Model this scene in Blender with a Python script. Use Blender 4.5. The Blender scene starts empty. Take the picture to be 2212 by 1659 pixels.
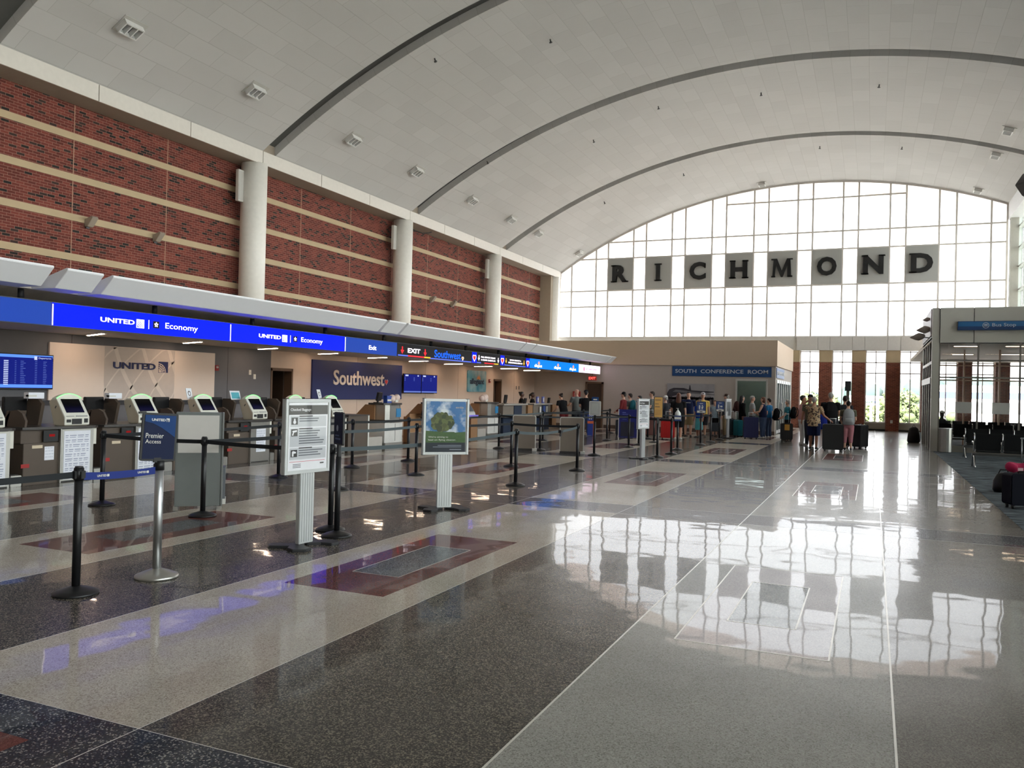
import bpy, bmesh, math, random
from mathutils import Vector, Matrix, Euler
PI = math.pi
random.seed(7)
SC = bpy.context.scene
COL = SC.collection

# ------------------------------------------------------------ camera
cam_d = bpy.data.cameras.new('camera')
cam = bpy.data.objects.new('camera', cam_d); COL.objects.link(cam)
cam_d.sensor_fit = 'HORIZONTAL'; cam_d.sensor_width = 36.0
cam_d.lens = 36.0 * 1778.355 / 2212.0
cam_d.clip_end = 3000; cam_d.clip_start = 0.05
yaw, pitch, roll = -0.4132423, 0.00704213, 0.02413383
f_ = Vector((math.sin(yaw)*math.cos(pitch), math.cos(yaw)*math.cos(pitch), math.sin(pitch)))
r_ = Vector((math.cos(yaw), -math.sin(yaw), 0)); u_ = r_.cross(f_)
c_, s_ = math.cos(roll), math.sin(roll)
R_, U_ = c_*r_ + s_*u_, -s_*r_ + c_*u_
cam.matrix_world = Matrix(((R_.x, U_.x, -f_.x, 0), (R_.y, U_.y, -f_.y, 0), (R_.z, U_.z, -f_.z, 1.7), (0, 0, 0, 1)))
SC.camera = cam

# ------------------------------------------------------------ exposure
SC.view_settings.view_transform = 'Standard'
SC.view_settings.look = 'None'
SC.view_settings.gamma = 1.0
SC.view_settings.use_curve_mapping = False
SC.view_settings.exposure = 0.42
SC.cycles.use_denoising = True
SC.cycles.max_bounces = 10
SC.cycles.diffuse_bounces = 6
SC.cycles.glossy_bounces = 5
SC.cycles.transparent_max_bounces = 16
SC.cycles.caustics_reflective = True
SC.cycles.blur_glossy = 1.0
SC.cycles.caustics_refractive = False
SC.cycles.sample_clamp_indirect = 12.0

# ------------------------------------------------------------ sky
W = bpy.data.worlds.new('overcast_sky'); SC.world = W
W.use_nodes = True
nt = W.node_tree; nt.nodes.clear()
o_ = nt.nodes.new('ShaderNodeOutputWorld'); b_ = nt.nodes.new('ShaderNodeBackground')
tc = nt.nodes.new('ShaderNodeTexCoord'); sp = nt.nodes.new('ShaderNodeSeparateXYZ')
rp = nt.nodes.new('ShaderNodeValToRGB')
rp.color_ramp.elements[0].position = 0.0; rp.color_ramp.elements[0].color = (0.97, 0.985, 1.0, 1)
rp.color_ramp.elements[1].position = 0.8; rp.color_ramp.elements[1].color = (0.88, 0.93, 1.0, 1)
nt.links.new(tc.outputs['Generated'], sp.inputs[0]); nt.links.new(sp.outputs['Z'], rp.inputs[0])
mr = nt.nodes.new('ShaderNodeMapRange')      # sky boost added towards the unseen right side, to light the left fascia
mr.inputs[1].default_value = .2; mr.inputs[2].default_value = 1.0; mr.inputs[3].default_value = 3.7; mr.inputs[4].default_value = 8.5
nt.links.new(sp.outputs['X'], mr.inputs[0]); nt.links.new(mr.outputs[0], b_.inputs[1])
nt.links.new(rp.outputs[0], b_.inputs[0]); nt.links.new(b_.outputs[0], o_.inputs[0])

sun_d = bpy.data.lights.new('sun', 'SUN'); sun_d.energy = 38; sun_d.angle = .01; sun_d.color = (1.0, .98, .96)
sun = bpy.data.objects.new('sun', sun_d); COL.objects.link(sun)     # stands behind the hall: lights the ground outside the far windows
sun.rotation_euler = Vector((-.28, -1, 1.05)).to_track_quat('Z', 'Y').to_euler()

def portal(name, loc, rot, sx, sy):
    l = bpy.data.lights.new(name, 'AREA'); l.shape = 'RECTANGLE'; l.size = sx; l.size_y = sy
    l.cycles.is_portal = True
    o = bpy.data.objects.new(name, l); COL.objects.link(o); o.location = loc; o.rotation_euler = rot
    return o
# daylight portals lie in the glazed openings and only guide sampling of the sky
portal('daylight_portal_end_wall', (-5.9, 49.2, 9.2), (-PI/2, 0, 0), 23.8, 8.6)
portal('daylight_portal_end_windows', (2.3, 49.2, 2.4), (-PI/2, 0, 0), 12.6, 3.8)
portal('daylight_portal_right_wall', (6.9, 19, 7.9), (0, PI/2, 0), 5.9, 57)
portal('daylight_portal_entrance', (9.35, 10, 1.8), (0, PI/2, 0), 3.4, 38)

# ------------------------------------------------------------ mesh helpers
class MB:
    """collects shapes; build() links them as one mesh object"""
    def __init__(s): s.v = []; s.f = []; s.m = []; s.sm = []; s.uv = None
    def add(s, vs, fs, mi=0, smooth=False):
        b = len(s.v); s.v += [tuple(p) for p in vs]
        for f in fs: s.f.append(tuple(b+i for i in f)); s.m.append(mi); s.sm.append(smooth)
        return s
    def box(s, x0, x1, y0, y1, z0, z1, mi=0):
        if x0 > x1: x0, x1 = x1, x0
        if y0 > y1: y0, y1 = y1, y0
        if z0 > z1: z0, z1 = z1, z0
        vs = [(x0,y0,z0),(x1,y0,z0),(x1,y1,z0),(x0,y1,z0),(x0,y0,z1),(x1,y0,z1),(x1,y1,z1),(x0,y1,z1)]
        return s.add(vs, [(0,3,2,1),(4,5,6,7),(0,1,5,4),(1,2,6,5),(2,3,7,6),(3,0,4,7)], mi)
    def rbox(s, x0, x1, y0, y1, z0, z1, r, axis='z', n=4, mi=0):
        """box with corners rounded about one axis"""
        if axis == 'z': a0,a1,b0,b1,c0,c1 = x0,x1,y0,y1,z0,z1
        elif axis == 'y': a0,a1,b0,b1,c0,c1 = x0,x1,z0,z1,y0,y1
        else: a0,a1,b0,b1,c0,c1 = y0,y1,z0,z1,x0,x1
        pl = []
        for cx, cy, st in ((a1-r,b1-r,0),(a0+r,b1-r,1),(a0+r,b0+r,2),(a1-r,b0+r,3)):
            for k in range(n+1):
                t = (st + k/n)*PI/2; pl.append((cx+r*math.cos(t), cy+r*math.sin(t)))
        return s.prism(pl, c0, c1, axis, mi)
    def prism(s, pl, c0, c1, axis='z', mi=0, smooth=False):
        n = len(pl)
        def P(a, b, c): return (a,b,c) if axis == 'z' else ((a,c,b) if axis == 'y' else (c,a,b))
        vs = [P(a,b,c0) for a,b in pl] + [P(a,b,c1) for a,b in pl]
        fs = [(i, (i+1) % n, n+(i+1) % n, n+i) for i in range(n)]
        s.add(vs, fs, mi, smooth)
        b = len(s.v) - 2*n
        s.f.append(tuple(b+n-1-i for i in range(n))); s.m.append(mi); s.sm.append(False)
        s.f.append(tuple(b+n+i for i in range(n))); s.m.append(mi); s.sm.append(False)
        return s
    def loft(s, rings, mi=0, smooth=True, cap=True):
        n = len(rings[0]); vs = [p for r in rings for p in r]; fs = []
        for k in range(len(rings)-1):
            for i in range(n):
                j = (i+1) % n; fs.append((k*n+i, k*n+j, (k+1)*n+j, (k+1)*n+i))
        if cap:
            fs.append(tuple(range(n-1, -1, -1))); L = (len(rings)-1)*n; fs.append(tuple(L+i for i in range(n)))
        return s.add(vs, fs, mi, smooth)
    def ell(s, secs, n=12, mi=0):
        """secs: (cx,cy,z,rx,ry) horizontal elliptical sections"""
        return s.loft([[(cx+rx*math.cos(2*PI*i/n), cy+ry*math.sin(2*PI*i/n), z) for i in range(n)] for cx,cy,z,rx,ry in secs], mi)
    def tube(s, pts, rad, n=8, mi=0, smooth=True):
        pts = [Vector(p) for p in pts]
        if not isinstance(rad, (list, tuple)): rad = [rad]*len(pts)
        rings = []; up = None
        for k, p in enumerate(pts):
            t = (pts[min(k+1, len(pts)-1)] - pts[max(k-1, 0)]).normalized()
            if up is None: up = t.orthogonal().normalized()
            up = (up - t*up.dot(t)); up = up.normalized() if up.length > 1e-6 else t.orthogonal().normalized()
            w = t.cross(up)
            rings.append([p + rad[k]*(math.cos(2*PI*i/n)*up + math.sin(2*PI*i/n)*w) for i in range(n)])
        return s.loft(rings, mi, smooth)
    def cyl(s, x, y, z0, z1, r, n=24, mi=0, r2=None):
        return s.tube([(x,y,z0),(x,y,z1)], [r, r if r2 is None else r2], n, mi)
    def lathe(s, prof, n=24, cx=0, cy=0, mi=0, smooth=True):
        return s.loft([[(cx+r*math.cos(2*PI*i/n), cy+r*math.sin(2*PI*i/n), z) for i in range(n)] for r, z in prof], mi, smooth)
    def sphere(s, c, rx, ry=None, rz=None, n=10, mi=0):
        ry = ry or rx; rz = rz or rx; R = []
        for k in range(1, n):
            t = PI*k/n; R.append((c[0], c[1], c[2]-rz*math.cos(t), rx*math.sin(t), ry*math.sin(t)))
        R = [(c[0],c[1],c[2]-rz,rx*.05,ry*.05)] + R + [(c[0],c[1],c[2]+rz,rx*.05,ry*.05)]
        return s.ell(R, n+2, mi)
    def xf(s, M, start=0):
        for i in range(start, len(s.v)): s.v[i] = tuple(M @ Vector(s.v[i]))
        return s
    def mesh(s, name, bevel=0):
        me = bpy.data.meshes.new(name); me.from_pydata(s.v, [], s.f)
        for p, mi, sm in zip(me.polygons, s.m, s.sm): p.material_index = mi; p.use_smooth = sm
        bm = bmesh.new(); bm.from_mesh(me)
        bmesh.ops.recalc_face_normals(bm, faces=bm.faces)
        if bevel:
            ed = [e for e in bm.edges if len(e.link_faces) == 2 and e.calc_face_angle(0) > 0.6]
            bmesh.ops.bevel(bm, geom=ed, offset=bevel, segments=2, affect='EDGES', clamp_overlap=True)
        bm.to_mesh(me); bm.free()
        return me
    def build(s, name, mats, parent=None, loc=None, rot=None, bevel=0):
        me = s.mesh(name, bevel)
        for m in (mats if isinstance(mats, (list, tuple)) else [mats]): me.materials.append(m)
        return link(name, me, parent, loc, rot)

def link(name, me, parent=None, loc=None, rot=None):
    o = bpy.data.objects.new(name, me); COL.objects.link(o)
    if parent: o.parent = parent
    if loc: o.location = loc
    if rot: o.rotation_euler = rot
    return o
def tag(o, label=None, cat=None, group=None, kind=None):
    if label: o['label'] = label
    if cat: o['category'] = cat
    if group: o['group'] = group
    if kind: o['kind'] = kind
    return o
def thing(name, label, cat, loc=(0,0,0), rz=0, group=None):
    o = bpy.data.objects.new(name, None); COL.objects.link(o); o.empty_display_size = .1
    o.location = loc; o.rotation_euler = (0, 0, rz)
    return tag(o, label, cat, group)
def struct(name, mb, m, parent=None, bevel=0):
    o = mb.build(name, m, parent, bevel=bevel)
    if not parent: o['kind'] = 'structure'
    return o
def struct_root(name):
    o = bpy.data.objects.new(name, None); COL.objects.link(o); o['kind'] = 'structure'; return o
def dup(root, loc=None, rz=None, label=None, group=None):
    r = root.copy(); COL.objects.link(r)
    if loc is not None: r.location = loc
    if rz is not None: r.rotation_euler = (0, 0, rz)
    if label: r['label'] = label
    if group: r['group'] = group
    for ch in list(root.children):
        c = ch.copy(); COL.objects.link(c); c.parent = r
        for g in ch.children:
            d = g.copy(); COL.objects.link(d); d.parent = c
    return r
XW = (PI/2, 0, PI/2)      # faces +x, reads along +y
YW = (PI/2, 0, 0)         # faces -y, reads along +x
def text_mesh(body, ext=0.003, bold=0.0, align='LEFT'):
    cu = bpy.data.curves.new('t', 'FONT'); cu.body = body; cu.extrude = ext; cu.offset = bold; cu.align_x = align
    cu.resolution_u = 3
    o = bpy.data.objects.new('t', cu); COL.objects.link(o)
    dg = bpy.context.evaluated_depsgraph_get(); dg.update()
    me = bpy.data.meshes.new_from_object(o.evaluated_get(dg))
    bpy.data.objects.remove(o); bpy.data.curves.remove(cu)
    return me
def text(name, body, m, parent, x, y, w, h, z=0.0, ext=.003, bold=0.0, place=None, align='LEFT', flip=False):
    """lettering fitted into the box (x, y, w, h) of a plane; place = (origin, euler) puts that plane in the parent"""
    me = text_mesh(body, 1.0, bold, align)
    xs = [v.co.x for v in me.vertices]; ys = [v.co.y for v in me.vertices]
    x0, x1, y0, y1 = min(xs), max(xs), min(ys), max(ys)
    if w is None: w = (x1-x0)/(y1-y0)*h*.92
    for v in me.vertices:
        v.co = (x+(v.co.x-x0)/(x1-x0)*w, y+(v.co.y-y0)/(y1-y0)*h, z+v.co.z*ext)
    me.materials.append(m); me.name = name
    org, rot = place or ((0,0,0), (0,0,0))
    return link(name, me, parent, org, rot)
class Flat:
    """coloured flat shapes on a sign face, in the plane's own x/y"""
    def __init__(s): s.mb = MB()
    def rect(s, x, y, w, h, z=0, mi=0, t=.002): s.mb.box(x, x+w, y, y+h, z, z+t, mi); return s
    def poly(s, pts, z=0, mi=0, t=.002): s.mb.prism(pts, z, z+t, 'z', mi); return s
    def disc(s, x, y, r, z=0, mi=0, t=.002, ry=None, n=20):
        return s.poly([(x+r*math.cos(2*PI*i/n), y+(ry or r)*math.sin(2*PI*i/n)) for i in range(n)], z, mi, t)
    def build(s, name, m, parent, place): return s.mb.build(name, m, parent, place[0], place[1])

# ------------------------------------------------------------ materials
def srgb(r, g, b):
    f = lambda c: (c/255/12.92) if c/255 <= .04045 else ((c/255+.055)/1.055)**2.4
    return (f(r), f(g), f(b), 1)
MATS = {}
def M(name, col, rough=.5, metal=0, spec=.5, var=.06, scale=8, bump=0, bscale=60, coat=0, coatr=.05, emit=None, es=0):
    """plain surface with a slight procedural unevenness of colour and an optional fine bump"""
    if name in MATS: return MATS[name]
    m = bpy.data.materials.new(name); m.use_nodes = True; t = m.node_tree; p = t.nodes['Principled BSDF']
    c = srgb(*col) if max(col) > 1.001 else tuple(col)+(1,)
    p.inputs['Roughness'].default_value = rough; p.inputs['Metallic'].default_value = metal
    p.inputs['Specular IOR Level'].default_value = spec
    p.inputs['Coat Weight'].default_value = coat; p.inputs['Coat Roughness'].default_value = coatr
    tcn = t.nodes.new('ShaderNodeTexCoord'); nz = t.nodes.new('ShaderNodeTexNoise'); nz.inputs['Scale'].default_value = scale
    mx = t.nodes.new('ShaderNodeMix'); mx.data_type = 'RGBA'
    mx.inputs[6].default_value = tuple(x*(1-var) for x in c[:3])+(1,); mx.inputs[7].default_value = tuple(min(1, x*(1+var)) for x in c[:3])+(1,)
    t.links.new(tcn.outputs['Object'], nz.inputs['Vector']); t.links.new(nz.outputs['Fac'], mx.inputs[0])
    t.links.new(mx.outputs[2], p.inputs['Base Color'])
    if bump:
        n2 = t.nodes.new('ShaderNodeTexNoise'); n2.inputs['Scale'].default_value = bscale
        bp = t.nodes.new('ShaderNodeBump'); bp.inputs['Strength'].default_value = bump; bp.inputs['Distance'].default_value = .01
        t.links.new(tcn.outputs['Object'], n2.inputs['Vector']); t.links.new(n2.outputs['Fac'], bp.inputs['Height']); t.links.new(bp.outputs[0], p.inputs['Normal'])
    if emit:
        p.inputs['Emission Color'].default_value = srgb(*emit); p.inputs['Emission Strength'].default_value = es
    MATS[name] = m; return m
def GL(name, tint=(1,1,1), refl=.9, ior=1.45, haze=0, rough=0.0):
    """thin pane of glass: clear, with mirror reflection by Fresnel, optionally frosted white"""
    if name in MATS: return MATS[name]
    m = bpy.data.materials.new(name); m.use_nodes = True; t = m.node_tree; t.nodes.clear()
    out = t.nodes.new('ShaderNodeOutputMaterial'); tr = t.nodes.new('ShaderNodeBsdfTransparent'); gl = t.nodes.new('ShaderNodeBsdfGlossy')
    fr = t.nodes.new('ShaderNodeFresnel'); mix = t.nodes.new('ShaderNodeMixShader')
    tr.inputs[0].default_value = tint+(1,); gl.inputs['Roughness'].default_value = rough; fr.inputs[0].default_value = ior
    mu = t.nodes.new('ShaderNodeMath'); mu.operation = 'MULTIPLY'; mu.inputs[1].default_value = refl
    t.links.new(fr.outputs[0], mu.inputs[0]); t.links.new(mu.outputs[0], mix.inputs[0])
    src = tr.outputs[0]
    if haze:
        df = t.nodes.new('ShaderNodeBsdfTranslucent'); df.inputs[0].default_value = (.85,.88,.86,1)
        d2 = t.nodes.new('ShaderNodeBsdfDiffuse'); d2.inputs[0].default_value = (.8,.83,.81,1)
        a2 = t.nodes.new('ShaderNodeMixShader'); a2.inputs[0].default_value = .5; t.links.new(df.outputs[0], a2.inputs[1]); t.links.new(d2.outputs[0], a2.inputs[2])
        mh = t.nodes.new('ShaderNodeMixShader'); mh.inputs[0].default_value = haze
        t.links.new(tr.outputs[0], mh.inputs[1]); t.links.new(a2.outputs[0], mh.inputs[2]); src = mh.outputs[0]
    t.links.new(src, mix.inputs[1]); t.links.new(gl.outputs[0], mix.inputs[2]); t.links.new(mix.outputs[0], out.inputs[0])
    MATS[name] = m; return m
def EM(name, col, s):
    """light-giving face (screen or lamp) with a dark glossy skin"""
    return M(name, (10, 10, 12), .6, spec=.08, emit=col, es=s, var=.02)
def BRICK(name, reds, mortar, w=.2032, h=.0677, m_=.009, axes='yz', dark=True):
    if name in MATS: return MATS[name]
    m = bpy.data.materials.new(name); m.use_nodes = True; t = m.node_tree; p = t.nodes['Principled BSDF']
    p.inputs['Roughness'].default_value = .85; p.inputs['Specular IOR Level'].default_value = .25
    tcn = t.nodes.new('ShaderNodeTexCoord'); sx = t.nodes.new('ShaderNodeSeparateXYZ'); cx = t.nodes.new('ShaderNodeCombineXYZ')
    t.links.new(tcn.outputs['Object'], sx.inputs[0])
    if axes == 'xyz':
        ad = t.nodes.new('ShaderNodeMath'); ad.operation = 'ADD'
        t.links.new(sx.outputs['X'], ad.inputs[0]); t.links.new(sx.outputs['Y'], ad.inputs[1]); t.links.new(ad.outputs[0], cx.inputs[0])
    else: t.links.new(sx.outputs['Y'], cx.inputs[0])
    t.links.new(sx.outputs['Z'], cx.inputs[1])
    b = t.nodes.new('ShaderNodeTexBrick'); b.inputs['Scale'].default_value = 1; b.inputs['Brick Width'].default_value = w; b.inputs['Row Height'].default_value = h
    b.inputs['Mortar Size'].default_value = m_/2; b.inputs['Mortar Smooth'].default_value = .1; b.inputs['Color1'].default_value = (0,0,0,1); b.inputs['Color2'].default_value = (1,1,1,1)
    t.links.new(cx.outputs[0], b.inputs['Vector'])
    rp = t.nodes.new('ShaderNodeValToRGB'); rp.color_ramp.interpolation = 'CONSTANT'
    els = rp.color_ramp.elements
    els[0].position = 0; els[0].color = srgb(*reds[0]); els[1].position = .35; els[1].color = srgb(*reds[1])
    e = els.new(.62); e.color = srgb(*reds[2])
    if dark: e = els.new(.86); e.color = srgb(58, 44, 40); e = els.new(.93); e.color = srgb(40, 36, 34)
    t.links.new(b.outputs['Color'], rp.inputs[0])
    mx = t.nodes.new('ShaderNodeMix'); mx.data_type = 'RGBA'; mx.inputs[7].default_value = srgb(*mortar)
    t.links.new(b.outputs['Fac'], mx.inputs[0]); t.links.new(rp.outputs[0], mx.inputs[6]); t.links.new(mx.outputs[2], p.inputs['Base Color'])
    bp = t.nodes.new('ShaderNodeBump'); bp.inputs['Strength'].default_value = .4; bp.inputs['Distance'].default_value = -.006
    t.links.new(b.outputs['Fac'], bp.inputs['Height']); t.links.new(bp.outputs[0], p.inputs['Normal'])
    MATS[name] = m; return m
def TERRAZZO(name, base, chips, rough=.24, cs=170, amt=.5):
    """polished terrazzo: stone chips in a ground colour under a clear, faintly wavy polish"""
    m = bpy.data.materials.new(name); m.use_nodes = True; t = m.node_tree; p = t.nodes['Principled BSDF']
    p.inputs['Roughness'].default_value = rough; p.inputs['Coat Weight'].default_value = .31; p.inputs['Coat Roughness'].default_value = .03
    p.inputs['Coat IOR'].default_value = 1.45; p.inputs['Specular IOR Level'].default_value = .035
    tcn = t.nodes.new('ShaderNodeTexCoord')
    vo = t.nodes.new('ShaderNodeTexVoronoi'); vo.inputs['Scale'].default_value = cs
    sp = t.nodes.new('ShaderNodeSeparateColor'); rp = t.nodes.new('ShaderNodeValToRGB'); rp.color_ramp.interpolation = 'CONSTANT'
    t.links.new(tcn.outputs['Object'], vo.inputs['Vector']); t.links.new(vo.outputs['Color'], sp.inputs[0]); t.links.new(sp.outputs[0], rp.inputs[0])
    els = rp.color_ramp.elements; els[0].position = 0; els[0].color = srgb(*base)
    els[1].position = 1-amt; els[1].color = srgb(*chips[0])
    for k, c in enumerate(chips[1:]): e = els.new(1-amt+amt*(k+1)/len(chips)); e.color = srgb(*c)
    nz = t.nodes.new('ShaderNodeTexNoise'); nz.inputs['Scale'].default_value = .9; nz.inputs['Detail'].default_value = 6
    mp = t.nodes.new('ShaderNodeMapRange'); mp.inputs[1].default_value = .3; mp.inputs[2].default_value = .7; mp.inputs[3].default_value = .88; mp.inputs[4].default_value = 1.12
    t.links.new(tcn.outputs['Object'], nz.inputs['Vector']); t.links.new(nz.outputs['Fac'], mp.inputs[0])
    mx = t.nodes.new('ShaderNodeMix'); mx.data_type = 'RGBA'; mx.blend_type = 'MULTIPLY'; mx.inputs[0].default_value = 1
    t.links.new(rp.outputs[0], mx.inputs[6]); t.links.new(mp.outputs[0], mx.inputs[7]); t.links.new(mx.outputs[2], p.inputs['Base Color'])
    n2 = t.nodes.new('ShaderNodeTexNoise'); n2.inputs['Scale'].default_value = 1.6; n2.inputs['Detail'].default_value = 1.5
    bp = t.nodes.new('ShaderNodeBump'); bp.inputs['Strength'].default_value = .07; bp.inputs['Distance'].default_value = .06
    t.links.new(tcn.outputs['Object'], n2.inputs['Vector']); t.links.new(n2.outputs['Fac'], bp.inputs['Height'])
    t.links.new(bp.outputs[0], p.inputs['Coat Normal']); t.links.new(bp.outputs[0], p.inputs['Normal'])
    return m

white = M('white_paint', (214, 212, 205), .55)
offwhite = M('off_white_panel', (205, 203, 196), .5)
black = M('black_plastic', (22, 22, 24), .45)
blackm = M('black_powder_coat', (24, 24, 26), .38, spec=.5)
silver = M('brushed_aluminium', (190, 192, 194), .32, .9, scale=30)
steel = M('stainless_steel', (185, 183, 178), .28, .85, scale=20)
chrome = M('polished_chrome', (215, 215, 215), .08, 1)
darkgrey = M('dark_grey_metal', (70, 70, 70), .5)
glass = GL('clear_glass')
# ============================================================ THE BUILDING
CX, CZ, RV = -3.377, -12.006, 25.492
def arcz(x, R=RV): return CZ + math.sqrt(max(0, R*R-(x-CX)**2))
BAY = 9.144
# ---- floor: terrazzo laid in stripes, cross bands and framed inlays
T_light = TERRAZZO('terrazzo_light', (186,176,163), [(200,191,178),(170,160,147),(152,142,129)], cs=150, amt=.45)
T_grey = TERRAZZO('terrazzo_pale_grey', (160,158,152), [(174,172,166),(144,142,136),(128,126,120)], cs=150, amt=.45)
T_mid = TERRAZZO('terrazzo_mid', (120,115,108), [(138,132,125),(102,97,90)], cs=150, amt=.5)
T_dark = TERRAZZO('terrazzo_dark', (74,70,65), [(112,105,96),(54,51,48),(136,126,112)], cs=140, amt=.5)
T_navy = TERRAZZO('terrazzo_navy', (48,51,58), [(72,76,84),(40,42,48),(150,148,145)], cs=130, amt=.34)
T_red = TERRAZZO('terrazzo_burgundy', (104,60,54), [(118,72,64),(90,52,46)], cs=170, amt=.5)
T_blue = TERRAZZO('terrazzo_slate', (86,90,94), [(120,124,126),(66,70,74)], cs=140, amt=.5)
T_lilac_refl = TERRAZZO('terrazzo_reflection_lilac', (186,178,180), [(198,190,192),(168,160,163)], cs=150, amt=.5)  # lilac stands in for window reflection on the nearest inlay's ring
T_sage = TERRAZZO('terrazzo_sage', (112,114,110), [(150,152,146),(80,84,80)], cs=120, amt=.6)
SW_ = 1.6845
xs = [-22, -18.41]+[-1.57-SW_*k for k in range(9, -1, -1)]+[.135, 1.865]
inl = []
for k in (-1, 1, 3, 5, 7): # light stripes carrying inlays
    c = -1.57-SW_*k-SW_/2
    inl.append((k, c))
xb = sorted(set(xs+[c+d for k, c in inl for d in (-.5, .5, -.245, .245)]+[-3.6]))
ys = [-12, -7.0]
for b in range(-1, 6):
    y0 = 2.98+BAY*b; ys += [y0-.9, y0, y0+2.73, y0+3.38, y0+4.82, y0+5.48]
yb = sorted(set([y for y in ys if -12 <= y < 48.3]+[48.3, 2.66]))
fl = MB()
def stripe(x):
    if x > .135: return 'mid'
    k = math.floor((-1.57-x)/SW_)
    return 'light' if k in (-1, 1, 3, 5, 7, 9) else 'dark'
for i in range(len(xb)-1):
    for j in range(len(yb)-1):
        x, y = (xb[i]+xb[i+1])/2, (yb[j]+yb[j+1])/2
        t_ = (y-2.98) % BAY; st = stripe(x)
        mi = {'light':0,'mid':1,'dark':2}[st]
        if t_ > BAY-.9: mi = 3
        else:
            for k, c in inl:
                if abs(x-c) < .5 and 2.73 < t_ < 5.48:
                    inner = abs(x-c) < .245 and 3.38 < t_ < 4.82
                    near = k == -1 and y < 12
                    mi = (7 if inner else 6) if near else (5 if inner else 4)
        if x < -3.6 and 2.1 < y < 2.66 and x > -5: mi = 4
        if mi == 0 and x > -1.57: mi = 8
        fl.add([(xb[i],yb[j],0),(xb[i+1],yb[j],0),(xb[i+1],yb[j+1],0),(xb[i],yb[j+1],0)], [(0,1,2,3)], mi)
fl.box(-22, 1.865, -12, 48.3, -.25, -.2, 2)
floor = struct('floor', fl, [T_light, T_mid, T_dark, T_navy, T_red, T_blue, T_lilac_refl, T_sage, T_grey])
zs = MB(); zw = .006
for x in (-1.57, .135): zs.box(x-zw, x+zw, -12, 48, .0, .0012)
for b in range(0, 5):
    y0 = 2.98+BAY*b; c = -1.57+SW_/2
    for hx, ya, yb_ in ((.5, 2.73, 5.48), (.245, 3.38, 4.82)):
        for sx in (-1, 1): zs.box(c+sx*hx-zw, c+sx*hx+zw, y0+ya, y0+yb_, 0, .0012)
        for yy in (ya, yb_): zs.box(c-hx, c+hx, y0+yy-zw, y0+yy+zw, 0, .0012)
    c2 = c-2*SW_
    for sx in (-1, 1): zs.box(c2+sx*.245-zw*.5, c2+sx*.245+zw*.5, y0+3.38, y0+4.82, 0, .0008)
    for yy in (3.38, 4.82): zs.box(c2-.245, c2+.245, y0+yy-zw*.5, y0+yy+zw*.5, 0, .0008)
for k in range(1, 9): zs.box(-1.57-SW_*k-.002, -1.57-SW_*k+.002, -12, 48, 0, .0006)
for b in range(-1, 5):
    for d in (0, -.9): zs.box(-15, 1.865, 2.98+BAY*b+d-.002, 2.98+BAY*b+d+.002, 0, .0006)
struct('divider_strip', zs, M('zinc_strip', (225, 222, 214), .3, .3), floor)
# ---- carpet of the waiting area
def CARPET():
    m = bpy.data.materials.new('charcoal_carpet'); m.use_nodes = True; t = m.node_tree; p = t.nodes['Principled BSDF']
    p.inputs['Roughness'].default_value = .95; p.inputs['Specular IOR Level'].default_value = .1
    tcn = t.nodes.new('ShaderNodeTexCoord'); mp = t.nodes.new('ShaderNodeMapping'); mp.inputs['Scale'].default_value = (1.6, 9, 1)
    nz = t.nodes.new('ShaderNodeTexNoise'); nz.inputs['Scale'].default_value = 1.5; nz.inputs['Detail'].default_value = 5
    rp = t.nodes.new('ShaderNodeValToRGB'); rp.color_ramp.elements[0].position = .42; rp.color_ramp.elements[0].color = srgb(58,63,68)
    rp.color_ramp.elements[1].position = .62; rp.color_ramp.elements[1].color = srgb(112,122,128)
    t.links.new(tcn.outputs['Object'], mp.inputs[0]); t.links.new(mp.outputs[0], nz.inputs['Vector']); t.links.new(nz.outputs['Fac'], rp.inputs[0]); t.links.new(rp.outputs[0], p.inputs['Base Color'])
    return m
cp = MB(); cp.box(1.865, 9.3, -12, 47.75, -.2, .004)
o = struct('floor_carpet', cp, CARPET())
# ---- vaulted ceiling in bays with recessed ribs between
def CEIL():
    m = bpy.data.materials.new('acoustic_ceiling_tile'); m.use_nodes = True; t = m.node_tree; p = t.nodes['Principled BSDF']
    p.inputs['Roughness'].default_value = .8; p.inputs['Specular IOR Level'].default_value = .2
    uv = t.nodes.new('ShaderNodeUVMap'); uv.uv_map = 'UVMap'
    b = t.nodes.new('ShaderNodeTexBrick'); b.inputs['Scale'].default_value = 1; b.inputs['Brick Width'].default_value = 1.22; b.inputs['Row Height'].default_value = .61
    b.inputs['Mortar Size'].default_value = .006; b.inputs['Color1'].default_value = srgb(184,183,181); b.inputs['Color2'].default_value = srgb(190,189,187); b.inputs['Mortar'].default_value = srgb(168,167,163)
    t.links.new(uv.outputs[0], b.inputs['Vector']); t.links.new(b.outputs['Color'], p.inputs['Base Color'])
    nz = t.nodes.new('ShaderNodeTexNoise'); nz.inputs['Scale'].default_value = .55; nz.inputs['Detail'].default_value = 2
    tcn = t.nodes.new('ShaderNodeTexCoord'); t.links.new(tcn.outputs['Object'], nz.inputs['Vector'])
    bp = t.nodes.new('ShaderNodeBump'); bp.inputs['Strength'].default_value = .35; bp.inputs['Distance'].default_value = .12
    b2 = t.nodes.new('ShaderNodeBump'); b2.inputs['Strength'].default_value = .6; b2.inputs['Distance'].default_value = -.01
    t.links.new(nz.outputs['Fac'], bp.inputs['Height']); t.links.new(b.outputs['Fac'], b2.inputs['Height']); t.links.new(bp.outputs[0], b2.inputs['Normal']); t.links.new(b2.outputs[0], p.inputs['Normal'])
    return m
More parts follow.
